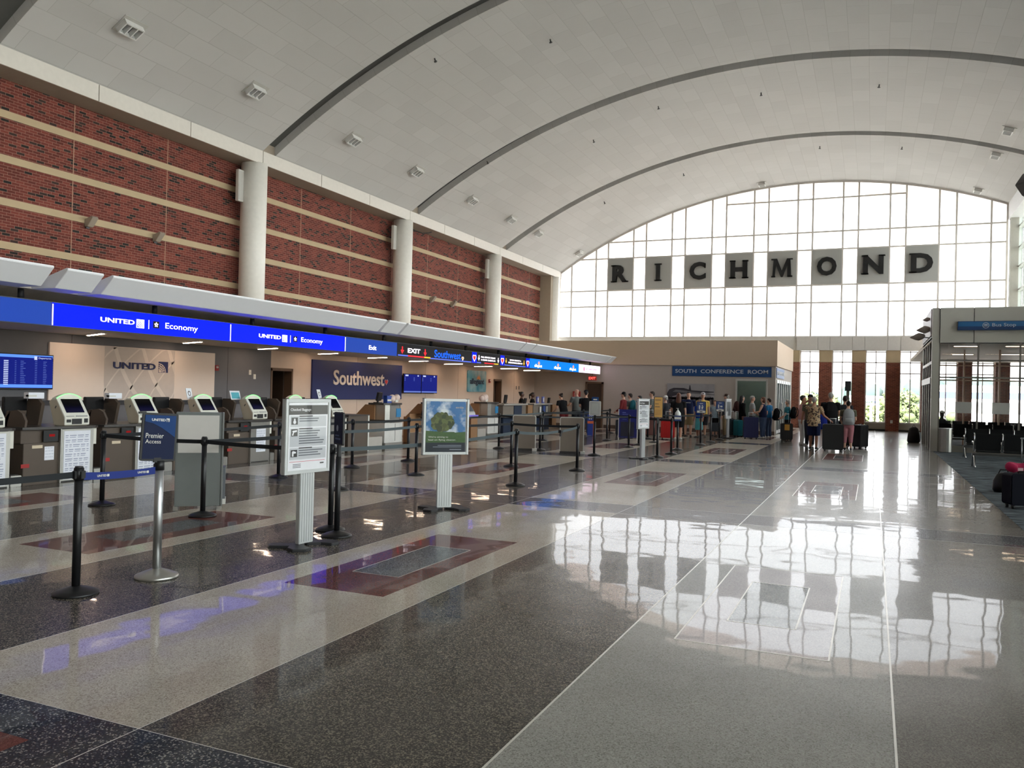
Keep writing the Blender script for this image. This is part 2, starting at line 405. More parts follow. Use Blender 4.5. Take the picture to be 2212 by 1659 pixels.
def vault(name, m, ranges, R, x0, x1, thick, n=72):
    mb = MB(); uvs = []
    a0, a1 = math.asin((x0-CX)/RV), math.asin((x1-CX)/RV)
    for ya, yb_ in ranges:
        rings = []
        for i in range(n+1):
            a = a0+(a1-a0)*i/n
            P = lambda r, y: (CX+r*math.sin(a), y, CZ+r*math.cos(a))
            rings.append([P(R,ya), P(R,yb_), P(R+thick,yb_), P(R+thick,ya)])
        mb.loft(rings, 0, False)
    me = bpy.data.meshes.new(name); me.from_pydata(mb.v, [], mb.f); me.materials.append(m)
    uv = me.uv_layers.new(name='UVMap')
    for lp in me.loops:
        v = me.vertices[lp.vertex_index].co; a = math.atan2(v.x-CX, v.z-CZ); uv.data[lp.index].uv = (v.y-2.515, a*RV)
    bm = bmesh.new(); bm.from_mesh(me); bmesh.ops.recalc_face_normals(bm, faces=bm.faces); bm.to_mesh(me); bm.free()
    return link(name, me)
ribs = [2.515+BAY*k for k in range(0, 5)]
rng = []; y = -12
for r in ribs: rng.append((y, r-.30)); y = r+.30
rng.append((y, 47.85))
ceil = vault('ceiling', CEIL(), rng, RV, -17.79, 6.06, .3); ceil['kind'] = 'structure'
ribm = M('dark_grey_rib', (78, 78, 76), .6)
for k, r in enumerate(ribs):
    o = vault('trim_%d' % (k+1), ribm, [(r-.34, r+.34)], RV+.26, -17.9, 6.06, .12); o['kind'] = 'structure'
# ---- left upper wall: brick with stone bands, fascia and soffit
brick = BRICK('red_brick', [(106,52,44), (94,46,39), (118,60,50)], (150,112,98))
stone = M('limestone_band', (178,158,126), .8, scale=3, var=.08, bump=.1)
wl = MB(); wl.box(-19.2, -18.6, -12, 46.3, 2.9, 8.64)
wall_left = struct('wall_left_upper', wl, brick)
wl.__init__()
for zc in (7.82, 6.79, 5.79, 4.785, 3.78): wl.box(-18.61, -18.575, -12, 46.3, zc-.086, zc+.086)
struct('stone_band', wl, stone, wall_left)
wl = MB()
for k in range(-7, 12):
    yj = (11.66+3.048*k)*.986
    if -11 < yj < 46: wl.box(-18.605, -18.592, yj-.008, yj+.008, 3.1, 8.62)
struct('control_joint', wl, M('joint_sealant', (178,140,116), .7), wall_left)
fa = MB(); fa.box(-19.2, -17.792, -12, 47.8, 8.63, 8.98)
fa.box(-18.5, -17.8, -12, 47.8, 8.98, 9.75)
fascia = struct('trim_fascia', fa, M('soffit_panel', (150,138,124), .7))
for k in range(-7, 12):
    y0 = (11.66+3.048*k)*.986+.014; y1 = min(y0+2.977, 47.8)
    if y0 > 47: break
    p = MB(); p.box(-17.79, -17.75, y0, y1, 8.62, 9.035)
    struct('fascia_panel', p, M('fascia_white', (208,203,194), .5), fascia)
colm = M('column_cladding', (232,229,221), .5)
for k, yc in enumerate((11.5, 20.5, 29.53, 38.5, 47.0)):
    r = struct_root('column_%d' % (k+1)); r.location = (-18.07, yc, 0)
    c = MB(); c.cyl(0, 0, 3.0, 8.64, .40, 40); struct('shaft', c, colm, r)
    c = MB(); c.box(-.1, .02, .2, .42, 3.0, 8.64); struct('edge_strip', c, colm, r)
    if k < 4:
        t = thing('wall_speaker', 'flat white box speaker fixed beside the %s round column from the left' % ('off-frame','first','second','third')[k], 'speaker', (-18.2, yc-.5, 7.37), 0, 'box speakers on the columns')
        c = MB(); c.box(-.06, .06, -.12, .12, 0, .98); c.build('casing', offwhite, t, bevel=.01)
        c = MB(); c.box(.06, .066, -.095, .095, .04, .94); c.build('grille', M('speaker_grille', (188,186,180), .7), t)
        c = MB(); c.box(-.03, .05, .10, .22, .2, .78); c.build('bracket', darkgrey, t)
p = MB(); p.box(-19.2, -17.9, 46.3, 46.95, 2.9, 8.63); struct('trim_pilaster', p, M('tan_panel', (168,156,138), .7))
# ---- far wall: curtain wall under the arch
mull = M('grey_mullion', (214,210,205), .5)
w1 = struct_root('window_1')
mx_ = [-17.85,-17.09,-15.54,-14.78,-13.23,-12.46,-10.93,-10.15,-8.62,-7.83,-6.3,-5.52,-3.97,-3.19,-1.65,-.88,.66,1.43,2.98,3.77,5.33,6.03]
c = MB()
for x in mx_: c.box(x-.045, x+.045, 47.72, 47.9, 4.95, arcz(x)-.02)
struct('mullion', c, mull, w1)
c = MB()
for z in (5.0, 6.86, 7.82, 9.75, 10.72, 12.54):
    if z < 9.1: xa, xb_ = -17.9, 6.05
    else:
        d = math.sqrt(RV**2-(z-CZ)**2); xa, xb_ = max(-17.9, CX-d), min(6.05, CX+d)
    if z > 12.5: xa, xb_ = mx_[9], mx_[17]
    c.box(xa, xb_, 47.74, 47.88, z-.04, z+.04)
struct('transom', c, mull, w1)
c = MB()
n = 60; a0, a1 = math.asin((-17.8-CX)/RV), math.asin((6.06-CX)/RV)
R4 = []
for i in range(n+1):
    a = a0+(a1-a0)*i/n; P = lambda r, y: (CX+r*math.sin(a), y, CZ+r*math.cos(a))
    R4.append([P(RV-.09,47.7), P(RV-.09,47.92), P(RV+.05,47.92), P(RV+.05,47.7)])
c.loft(R4, 0, False); struct('arched_frame', c, mull, w1)
pl = [(-17.9, 5.0)]+[(CX+(RV-.05)*math.sin(a0+(a1-a0)*i/n), CZ+(RV-.05)*math.cos(a0+(a1-a0)*i/n)) for i in range(n+1)]+[(6.05, 5.0)]
c = MB(); c.prism(pl, 47.80, 47.815, 'y'); struct('glass_pane', c, glass, w1)
c = MB()
R4 = []
for i in range(n+1):
    a = a0+(a1-a0)*i/n; P = lambda r, y: (CX+r*math.sin(a), y, CZ+r*math.cos(a))
    R4.append([P(RV-.02,47.95), P(RV-.02,50.9), P(RV+.25,50.9), P(RV+.25,47.95)])
c.loft(R4, 0, False); struct('trim_roof_overhang', c, M('roof_soffit', (225,205,196), .7))
# ---- far wall: spandrel, brick piers, tall windows
p = MB()
js = [-3.88, -2.79, -2.17, -1.06, -.44, .67, 1.29, 2.40, 3.02, 4.12, 4.74, 5.85, 6.5, 9.3]
for a, b in zip(js[:-1], js[1:]): p.box(a+.008, b-.008, 47.62, 47.72, 4.25, 4.96)
p.box(-18, 9.3, 47.72, 48.2, 4.24, 4.97)
struct('trim_spandrel', p, M('spandrel_panel', (205,202,196), .5))
fbrick = BRICK('pier_brick', [(124,66,52), (112,58,46), (134,74,58)], (158,126,108), axes='xyz', dark=False)
wf = struct_root('wall_far')
for k in range(8):
    x0 = -4.05+1.667*k if k else -4.1
    xa, xb_ = (-4.4, -3.72) if k == 0 else (-2.705+1.667*(k-1), -2.065+1.667*(k-1))
    if k == 7: xb_ = 9.3
    p = MB(); p.box(xa, xb_, 47.68, 48.45, 0, 3.61); struct('brick_pier', p, fbrick, wf)
    p = MB(); p.box(xa-.01, xb_+.01, 47.66, 48.45, 3.61, 4.25); struct('stone_cap', p, stone, wf)
    p = MB(); p.box(xa-.03, xa, 48.1, 48.4, .4, 4.25); p.box(xb_, xb_+.03, 48.1, 48.4, .4, 4.25); struct('jamb', p, mull, wf)
for k in range(6):
    xa, xb_ = -3.72+1.667*k, -2.705+1.667*k
    w = struct_root('window_%d' % (k+2))
    c = MB(); xm = (xa+xb_)/2
    for x in (xa+.02, xm, xb_-.02): c.box(x-.022, x+.022, 48.2, 48.32, .4, 4.25)
    for z in (.44, 3.05, 3.63, 4.2): c.box(xa, xb_, 48.2, 48.32, z-.025, z+.025)
    struct('window_frame', c, mull, w)
    c = MB(); c.box(xa, xb_, 48.255, 48.265, .42, 4.22); struct('glass_pane', c, glass, w)
    c = MB(); c.box(xa, xb_, 47.95, 48.4, .08, .4); c.box(xa-.01, xb_+.01, 47.9, 48.4, .38, .415); c.box(xa, xb_, 47.97, 48.4, 0, .08, 1)
    struct('window_sill', c, [M('sill_panel', (160,154,144), .6), black], w)
# ---- right side: glazed clerestory, beam and solid band
p = MB(); p.box(6.06, 6.6, -12, 47.8, 10.83, 11.95); struct('trim_beam', p, M('beam_white', (220,222,222), .6))
wr = struct_root('wall_right')
c = MB()
y = -12
while y < 47.5: c.box(6.5, 6.66, y-.04, y+.04, 4.95, 10.85); y += 1.524
for z in (5.0, 6.3, 7.25, 8.4, 9.35, 10.4): c.box(6.46, 6.7, -12, 47.8, z-.04, z+.04)
struct('mullion', c, M('clerestory_mullion', (205,212,208), .4), wr)
c = MB(); c.box(6.58, 6.595, -12, 47.8, 4.95, 10.85); struct('glass_pane', c, GL('green_glass', (.90,.915,.90)), wr)
c = MB()
for yc in (47.35, 39.05, 29.95, 20.8, 11.66, 2.5): c.box(6.1, 6.46, yc-.2, yc+.2, 4.9, 10.9)
struct('pier', c, M('pier_panel', (172,170,160), .6), wr)
c = MB(); c.box(6.4, 9.5, -12, 29.9, 3.6, 4.95); struct('band', c, offwhite, wr)
# entrance doors below the band (outside the frame): glazed wall that lets in daylight
c = MB(); y = -9
while y < 29.5: c.box(9.3, 9.42, y-.05, y+.05, 0, 3.6); y += 1.8
struct('door_mullion', c, mull, wr)
c = MB(); c.box(9.35, 9.362, -12, 29.9, 0, 3.6); struct('door_glass', c, GL('tinted_glass', (.6,.62,.6)), wr)
# ---- hall end behind the camera
p = MB(); p.box(-19.2, 9.5, -12.3, -12, -.2, 14); struct('wall_back', p, M('warm_wall', (176,168,156), .8))
p = MB(); p.box(-19.2, -18.6, -12, 4, -.2, 3.2); struct('wall_left_near', p, M('warm_wall', (176,168,156), .8))
# ---- check-in zone: back wall, soffits, canopy
beige = M('beige_wall', (196,176,160), .75, var=.03)
greyw = M('slate_grey_wall', (98,98,102), .7, var=.04)
BX = -15.16
p = MB(); p.box(-15.4, BX, -12, 18.05, 0, 2.62); wg = struct('wall_counter_grey', p, greyw)
p = MB()
for yj in (4.6, 8.0, 11.9, 16.4): p.box(BX, BX+.004, yj-.004, yj+.004, 0, 2.62)
struct('panel_joint', p, black, wg)
p = MB()
for a, b in ((18.98, 32.56), (33.4, 37.3)): p.box(-15.4, BX, a, b, 0, 2.62)
for a, b in ((18.05, 18.98), (32.56, 33.4)): p.box(-15.4, BX, a, b, 2.1, 2.62)
wb = struct('wall_counter_beige', p, beige)
p = MB()
for yj in (22.2, 26.6, 29.2, 34.8): p.box(BX, BX+.003, yj-.004, yj+.004, 0, 2.62)
struct('panel_joint', p, M('joint_brown', (120,104,94), .8), wb)  # joints drawn as thin dark brown strips
p = MB(); p.box(BX, BX+.012, -12, 17.9, 1.16, 1.26); struct('trim_wall_rail', p, M('charcoal_rail', (44,42,46), .5))
doorm = M('dark_brown_door', (62,46,36), .55); framem = M('brown_door_frame', (96,74,58), .55)
for k, (a, b) in enumerate(((18.05, 18.98), (32.56, 33.4))):
    d = struct_root('door_%d' % (k+1))
    p = MB(); p.box(-15.42, BX+.02, a, a+.06, 0, 2.13); p.box(-15.42, BX+.02, b-.06, b, 0, 2.13); p.box(-15.42, BX+.02, a, b, 2.07, 2.15)
    struct('door_frame', p, framem, d)
    p = MB()
    if k == 0: p.box(-16.2, -15.4, b-.11, b-.06, 0, 2.07)
    else: p.box(-15.9, -15.4, b-.2, b-.15, 0, 2.07)
    struct('door_leaf', p, doorm, d)
p = MB()   # back rooms seen through the open doors
p.box(-18.4, -18.3, 16.5, 21.5, 0, 2.8); p.box(-18.4, -15.4, 21.4, 21.5, 0, 2.8); p.box(-18.4, -15.4, 16.5, 16.6, 0, 2.8); p.box(-18.4, -15.4, 16.5, 21.5, 2.8, 2.9)
p.box(-18.4, -18.3, 31, 36, 0, 2.8); p.box(-18.4, -15.4, 35.9, 36, 0, 2.8); p.box(-18.4, -15.4, 31, 31.1, 0, 2.8); p.box(-18.4, -15.4, 31, 36, 2.8, 2.9)
struct('wall_back_room', p, M('back_room_wall', (150,142,136), .8))
soff = M('soffit_plaster', (190,182,172), .7, var=.02)
p = MB(); p.box(-15.4, -11.86, -12, 37.3, 2.62, 2.9); struct('ceiling_counter_soffit', p, soff)
p = MB(); p.box(-18.6, -11.74, -12, 36.98, 3.06, 3.14)
sf = struct('ceiling_canopy', p, M('pale_soffit', (232,224,214), .7))
wing = M('canopy_panel', (228,228,230), .42, var=.02)
# sloping canopy fascia: long wings with one short wing between each pair
def wing_panel(y0, y1, name='trim_canopy_wing'):
    p = MB(); p.prism([(-11.22,3.055),(-10.95,3.315),(-10.955,3.345),(-10.985,3.35),(-11.75,3.14),(-11.75,3.055)], y0, y1, 'y')
    o = struct(name, p, wing, bevel=.006)
    q = MB(); 
    q.box(-11.1425, -11.1385, y0+.02, y1-.02, 3.1335, 3.1375); struct('panel_seam', q, darkgrey, o)
wing_panel(-12, -1.0)
for a, b in ((-.85, -.24), (8.5, 9.13), (17.36, 18.17), (26.18, 27.05)): wing_panel(a, b)
for a, b in ((-.1, 8.28), (9.3, 17.25), (18.28, 26.08), (27.14, 36.2), (36.28, 37.0)): wing_panel(a, b)
stem = M('sign_hanger', (30,30,32), .5)
p = MB()
for yh in (1, 3.5, 6.0, 8.45, 11.0, 13.55, 16.05, 18.6, 21.15, 23.4, 25.9, 28.4, 30.7, 33.3, 36): p.cyl(-11.9, yh, 2.9, 3.06, .045, 12)
struct('trim_sign_hangers', p, stem)
p = MB(); p.box(-11.86, -11.77, -12, 37.08, 2.525, 2.905); struct('trim_sign_bulkhead', p, M('sign_case', (60,62,66), .4))
# warm linear lights in the counter soffit
lampm = EM('warm_lamp', (255, 222, 192), 36)
for k in range(-3, 13):
    y = 4.06+2.56*k
    if y > 35.5: break
    seen = 11 < y < 34
    t = thing('soffit_light', 'warm linear light in the soffit above the check-in counters', 'ceiling light', (-14.28, y, 2.617), math.radians(-25), 'linear lights over the check-in counters')
    c = MB(); c.box(-.56, .56, -.06, .06, -.012, .0); c.build('housing', white, t)
    c = MB(); c.box(-.53, .53, -.025, .025, -.022, -.012); c.build('diffuser', lampm, t)
# ---- south conference room
conf = M('greige_wall', (176,166,157), .75, var=.03); confhi = M('tan_parapet', (196,174,150), .7, var=.03)
YC, XC = 37.3, -3.88
p = MB()
p.box(-15.4, -12.5, YC, YC+.2, 0, 3.0); p.box(-12.5, -11.66, YC, YC+.2, 2.1, 3.0); p.box(-11.66, -5.56, YC, YC+.2, 0, 3.0)
p.box(-5.56, -4.2, YC, YC+.2, 0, .52); p.box(-5.56, -4.2, YC, YC+.2, 2.37, 3.0); p.box(-4.2, XC, YC, YC+.2, 0, 3.0)
p.box(XC-.2, XC, YC+.2, 37.75, 0, 3.0); p.box(XC-.2, XC, 37.75, 44.2, 2.4, 3.0); p.box(XC-.2, XC, 44.2, 45.0, 0, 3.0)
wc = struct('wall_conference_room', p, conf)
p = MB(); p.box(-15.4, XC+.06, YC-.06, 45.0, 3.0, 4.12); struct('wall_conference_parapet', p, confhi)
p = MB(); p.box(-15.1, -12.6, YC-.015, YC, 0, .16); p.box(-11.6, XC, YC-.015, YC, 0, .16); struct('baseboard_conference', p, M('brown_baseboard', (84,70,62), .6))
p = MB(); p.box(-15, XC-.2, 46.2, 46.3, 0, 3); p.box(-15.2, -15.0, YC+.2, 46.3, 0, 3); struct('wall_conference_inner', p, M('teal_grey_wall', (122,136,134), .8))
w = struct_root('window_8')
c = MB(); xa, xb_ = -5.56, -4.2
for x in (xa+.03, xb_-.03): c.box(x-.035, x+.035, YC-.04, YC+.08, .48, 2.39)
for z in (.51, 2.38): c.box(xa-.005, xb_+.005, YC-.04, YC+.08, z-.04, z+.04)
struct('window_frame', c, M('white_frame', (196,194,188), .5), w)
c = MB(); c.box(xa, xb_, YC+.02, YC+.03, .5, 2.38); struct('glass_pane', c, GL('dim_glass', (.85,.92,.9)), w)
d = struct_root('door_3')
c = MB(); c.box(-12.52, -12.44, YC-.05, YC+.05, 0, 2.16); c.box(-11.72, -11.64, YC-.05, YC+.05, 0, 2.16); c.box(-12.52, -11.64, YC-.05, YC+.05, 2.08, 2.17); struct('door_frame', c, framem, d)
c = MB(); c.box(-12.44, -11.72, YC+.0, YC+.05, 0, 2.08); struct('door_leaf', c, doorm, d)
c = MB(); c.cyl(-11.82, YC-.05, .98, 1.08, .015, 10); struct('door_handle', c, steel, d)
d = struct_root('door_4')   # glazed doors of the conference room's side wall
c = MB()
for y in (37.78, 38.7, 39.62, 40.54, 41.46, 42.38, 43.3, 44.17): c.box(XC-.08, XC+.03, y-.045, y+.045, 0, 2.4)
for z in (.12, 2.35): c.box(XC-.07, XC+.02, 37.75, 44.2, z-.07, z+.07)
struct('door_frame', c, M('satin_aluminium', (190,196,196), .35, .5), d)
c = MB(); c.box(XC-.03, XC-.02, 37.78, 44.17, .15, 2.32); struct('glass_pane', c, GL('door_glass', (.62,.68,.66)), d)
c = MB()
for y in (39.5, 39.75, 42.25, 42.5): c.tube([(XC+.05,y,.9),(XC+.08,y,.95),(XC+.08,y,1.35),(XC+.05,y,1.4)], .014, 8)
struct('door_handle', c, steel, d)
# ---- bus stop vestibule on the right
vest = M('vestibule_panel', (178,175,166), .45, var=.02); YB = 30.6
vb = struct_root('wall_vestibule')
p = MB(); p.box(1.77, 1.98, YB, YB+.25, 0, 4.75); struct('corner_post', p, vest, vb)
p = MB()
for a, b in ((2.0, 2.97), (2.99, 4.4), (4.42, 5.8), (5.82, 7.2), (7.22, 9.3)): p.box(a, b, YB-.03, YB+.1, 3.6, 4.75)
struct('header_panel', p, vest, vb)
p = MB(); p.box(1.98, 9.3, YB+.1, YB+.2, 3.58, 4.74); struct('header_backing', p, darkgrey, vb)
fr = M('vestibule_frame', (120,114,106), .45, .2)
p = MB()
for x in (2.0, 3.12, 4.3, 5.45, 6.6, 7.8): p.box(x-.025, x+.025, YB+.02, YB+.1, 0, 3.6)
for z in (3.02, 2.46): p.box(1.98, 9.3, YB+.03, YB+.09, z-.025, z+.025)
p.box(1.98, 9.3, YB, YB+.1, 0, .22)
struct('glazing_bar', p, fr, vb)
p = MB(); p.box(1.98, 9.3, YB+.055, YB+.063, .2, 3.6); struct('glass_pane', p, glass, vb)
p = MB(); p.box(1.98, 9.3, YB+.045, YB+.05, 1.29, 1.66); struct('frosted_band', p, GL('frosted_band', haze=.55), vb)
p = MB()
for y in (30.85, 32.2, 33.4, 34.6, 35.8): p.box(1.78, 1.86, y-.05, y+.05, 0, 3.85)
for z in (2.42, 2.95, 3.78): p.box(1.77, 1.87, 30.8, 35.85, z-.05, z+.05)
p.box(1.74, 1.9, 30.85, 35.85, 2.25, 2.45)
struct('side_door_frame', p, M('light_aluminium', (176,174,170), .4, .3), vb)
p = MB(); p.box(1.815, 1.825, 30.85, 35.85, .05, 3.8); struct('side_door_glass', p, GL('smoked_glass', (.5,.48,.46)), vb)
p = MB(); p.box(1.74, 1.9, 30.85, 35.9, 3.85, 4.75); struct('side_header', p, M('side_header', (204,200,204), .5), vb)
p = MB(); p.box(1.77, 9.3, 30.85, 47.7, 3.66, 3.8); struct('ceiling_vestibule', p, M('vestibule_ceiling', (200,186,170), .7))
p = MB(); p.box(1.77, 1.9, 35.85, 36.1, 0, 3.8); struct('trim_vestibule_post', p, vest)
# inner partition of the waiting room: pale bronze bars
p = MB(); cbar = M('pale_bronze_bar', (206,176,152), .4, .2)
for x in (3.2, 4.38, 5.6, 6.9): p.box(x-.03, x+.03, 35.95, 36.02, 0, 3.66)
for z in (3.05, 2.48, .5): p.box(1.9, 9.3, 35.96, 36.02, z-.025, z+.025)
ip = struct('trim_partition', p, cbar)
p = MB(); p.box(1.9, 9.3, 35.985, 35.99, .5, 3.6); struct('glass_pane', p, glass, ip)
p = MB(); p.box(9.3, 9.5, 29.9, 48.4, 0, 4.9); struct('wall_vestibule_right', p, fbrick)
warm2 = EM('warm_downlight', (255, 224, 190), 14)
for k, (x, y) in enumerate(((3.0,33.2),(4.6,33.2),(3.4,39.0),(5.2,39.0),(3.6,44.0))):
    t = thing('strip_light', 'small warm strip light on the ceiling of the glazed waiting room', 'ceiling light', (x, y, 3.66), 0, 'strip lights of the glazed waiting room')
    c = MB(); c.box(-.42, .42, -.06, .06, -.03, 0); c.build('housing', white, t)
    c = MB(); c.box(-.38, .38, -.04, .04, -.036, -.03); c.build('diffuser', warm2, t)
# ============================================================ SIGNS OF THE CHECK-IN ZONE
C_blue = EM('led_blue', (0, 22, 255), 1.6); C_dim = EM('led_dim_blue', (32, 66, 160), 1.0); C_blk = EM('led_black', (34, 33, 34), .8)
C_wht = EM('led_white', (255, 244, 255), 2.2); C_red = EM('led_red', (250, 40, 48), 1.4); C_yel = EM('led_yellow', (255, 190, 50), 1.3)
C_sky = EM('led_sky_blue', (0, 112, 226), 1.3); C_pnk = EM('led_pink_white', (255, 226, 246), 1.7); C_peri = EM('led_periwinkle', (88, 110, 230), 1.1)
C_swb = EM('led_southern_blue', (16, 92, 240), 1.3); C_org = EM('led_orange', (255, 150, 90), 1.4); C_mag = EM('led_magenta', (232, 60, 130), 1.2)
def globe(fl_, x, y, s, line=1, z=.0, t=.002):
    """corner-globe mark: arcs and meridians fanning from the lower left of a square"""
    def arc(r0, r1, cx, cy):
        a = []; b = []
        for k in range(11):
            th = PI/2*k/10; a.append((cx+r0*math.cos(th), cy+r0*math.sin(th))); b.append((cx+r1*math.cos(th), cy+r1*math.sin(th)))
        pts = [(min(max(px, x), x+s), min(max(py, y), y+s)) for px, py in a+b[::-1]]
        fl_.poly(pts, z, line, t)
    for r in (.28, .46, .64, .82): arc(s*(r-.035), s*(r+.035), x, y)
    for th in (20, 38, 56, 74):
        c, q = math.cos(math.radians(th)), math.sin(math.radians(th)); L = .84*s; w = .022*s
        fl_.poly([(x-w*q+.1*L*c, y+w*c+.1*L*q), (x+w*q+.1*L*c, y-w*c+.1*L*q), (x+L*c+w*q, y+L*q-w*c), (x+L*c-w*q, y+L*q+w*c)], z, line, t)
def heart(fl_, cx, cy, s, mis=(0,1,2), z=0):
    base = []
    for k in range(28):
        t = 2*PI*k/28; base.append((16*math.sin(t)**3/17, (13*math.cos(t)-5*math.cos(2*t)-2*math.cos(3*t)-math.cos(4*t))/17))
    P = lambda q, o=0: [(cx+px*s*q+o, cy+py*s*q) for px, py in base]
    fl_.poly(P(1.0), z, mis[0]); fl_.poly(P(.8), z+.001, mis[1]); fl_.poly(P(.42, s*.1), z+.002, mis[2])
def arrow_down(fl_, cx, y0, y1, w, mi=0, z=0):
    h = y1-y0
    fl_.rect(cx-w*.14, y0+h*.4, w*.28, h*.6, z, mi)
    fl_.poly([(cx-w*.5, y0+h*.5), (cx, y0), (cx+w*.5, y0+h*.5), (cx+w*.28, y0+h*.55), (cx, y0+h*.25), (cx-w*.28, y0+h*.55)], z, mi)
LX = -11.765
def led(y0, y1, m, label):
    t = thing('led_sign', label, 'sign', (LX, y0, 2.535), 0, 'lit panels of the long sign over the check-in counters')
    c = MB(); c.box(-.004, .008, .006, y1-y0-.006, .0, .355); c.build('screen', m, t)
    return t, ((.009, -y0, -2.535), XW)
def star_mark(fl_, x, y, s, z):
    for k in range(5):
        a = PI/2+2*PI*k/5; c, q = math.cos(a), math.sin(a)
        P = lambda r, d: (x+s/2+s*(r*c-d*q), y+s/2+s*(r*q+d*c))
        fl_.poly([P(.08, 0), P(.24, -.12), P(.42, 0), P(.24, .12)], z+.001, 1)
led(3.0, 8.86, C_dim, 'unlit-looking plain dark blue panel at the left end of the long overhead sign')
for (a, b, u0, u1, g0, bar, st, e0, e1, lab) in ((8.87,12.75,9.75,10.44,10.48,10.74,10.84,11.12,11.9,'bright blue lit panel reading Economy, the larger one at left, above the white wall panel'),
        (12.76,16.65,13.6,14.3,14.34,14.61,14.71,14.99,15.77,'bright blue lit panel reading Economy, right of its larger twin, before the Exit panel')):
    t, pl = led(a, b, C_blue, lab)
    text('airline_lettering', 'UNITED', C_wht, t, u0, 2.668, u1-u0, .078, 0, .002, .02, pl)
    f = Flat(); f.rect(g0, 2.622, .165, .15, 0, 0); globe(f, g0+.005, 2.625, .15, 1, .0025); f.build('globe_mark', [C_wht, C_peri], t, pl)
    f = Flat(); f.rect(bar, 2.62, .012, .16); f.build('divider_line', C_wht, t, pl); f = Flat(); f.rect(a+.002, 2.54, .018, .33); f.build('divider_line', C_wht, t, pl)
    f = Flat(); f.rect(st, 2.645, .14, .125, 0, 0); star_mark(f, st+.012, 2.65, .115, .002); f.build('alliance_mark', [C_blk, C_wht], t, pl)
    text('class_lettering', 'Economy', C_wht, t, e0, 2.628, e1-e0, .135, 0, .002, .0, pl)
t, pl = led(16.66, 19.05, C_dim, 'dim blue lit panel reading Exit in white, between bright blue and black panels')
text('exit_lettering', 'Exit', C_wht, t, 17.7, 2.635, .34, .11, 0, .002, .01, pl)
f = Flat(); f.rect(16.66, 2.54, .02, .34); f.build('divider_line', C_wht, t, pl)
t, pl = led(19.06, 23.57, C_blk, 'black lit panel reading EXIT between two red arrows, with large blue airline lettering')
text('exit_lettering', 'EXIT', C_wht, t, 19.61, 2.655, .68, .125, 0, .002, .02, pl)
for ax, az in ((19.32, 2.61), (20.57, 2.60)): f = Flat(); arrow_down(f, ax, az, az+.2, .17); f.build('arrow', C_red, t, pl)
f = Flat(); f.rect(19.1, 2.55, .52, .035, 0, 0); f.rect(19.62, 2.55, .9, .035, 0, 1); f.rect(20.52, 2.55, .36, .035, 0, 2); f.rect(20.88, 2.54, 2.65, .03, 0, 0); f.build('colour_stripe', [C_peri, C_red, C_yel], t, pl)
text('airline_lettering', 'Southwest', C_swb, t, 21.11, 2.595, 1.69, .225, 0, .002, .018, pl)
f = Flat(); heart(f, 22.93, 2.64, .075); f.build('heart_mark', [C_wht, C_red, C_yel], t, pl)
for (a, b, h, a1, t0, t1, a2, h2, l1, l2, col, lab) in ((23.58,25.75,23.745,24.08,24.24,25.35,25.59,None,'FULL SERVICE ONLINE','& KIOSK CHECK-IN',C_wht,'black lit panel with white arrows and one heart, right of the EXIT panel'),
        (25.76,28.41,25.93,26.25,26.45,27.70,27.86,28.22,'FLY BY PRIORITY &','INTERNATIONAL CHECK-IN',C_yel,'black lit panel with yellow arrows between two hearts, left of the sky blue panel')):
    t, pl = led(a, b, C_blk, lab)
    for hh in (h, h2):
        if hh: f = Flat(); f.rect(hh-.165, 2.54, .33, .335, 0, 0); heart(f, hh, 2.70, .135, (1,2,2), .002); f.build('heart_mark', [C_blue, C_wht, C_red], t, pl)
    for ax, az in ((a1, 2.62), (a2, 2.60)): f = Flat(); arrow_down(f, ax, az, az+.18, .13); f.build('arrow', col, t, pl)
    text('notice_lettering', l1, C_wht, t, t0+(.12 if h2 else 0), 2.725, t1-t0-(.24 if h2 else 0), .05, 0, .002, .015, pl); text('notice_lettering', l2, C_wht, t, t0, 2.635, t1-t0, .05, 0, .002, .015, pl)
    f = Flat(); f.rect(a+.36, 2.545, .3, .03, 0, 0)
    if not h2: f.rect(24.5, 2.545, .75, .03, 0, 1); f.rect(25.25, 2.545, .35, .03, 0, 2)
    else: f.rect(26.4, 2.545, 1.6, .03, 0, 0)
    f.build('colour_stripe', [C_peri, C_red, C_yel], t, pl)
t, pl = led(28.42, 34.03, C_sky, 'sky blue lit panel with three white words topped by orange sunbursts')
for a, b in ((28.9, 29.66), (31.0, 31.75), (32.83, 33.65)):
    text('airline_lettering', 'allegiant', C_wht, t, a, 2.56, b-a, .14, 0, .002, .015, pl)
    f = Flat(); c = (a+b)/2+.06
    f.poly([(c+(.13 if k % 2 else .075)*math.cos(PI*k/12), 2.70+(.13 if k % 2 else .075)*math.sin(PI*k/12)) for k in range(13)]); f.build('sunburst_mark', C_org, t, pl)
t, pl = led(34.04, 37.08, C_pnk, 'pinkish white lit panel with pink lettering at the right end of the overhead sign')
text('airline_lettering', 'sun country airlines', C_mag, t, 34.95, 2.66, 1.65, .1, 0, .002, .01, pl)
f = Flat(); f.disc(34.72, 2.70, .07, 0, 0, ry=.1); f.build('sun_mark', C_mag, t, pl)

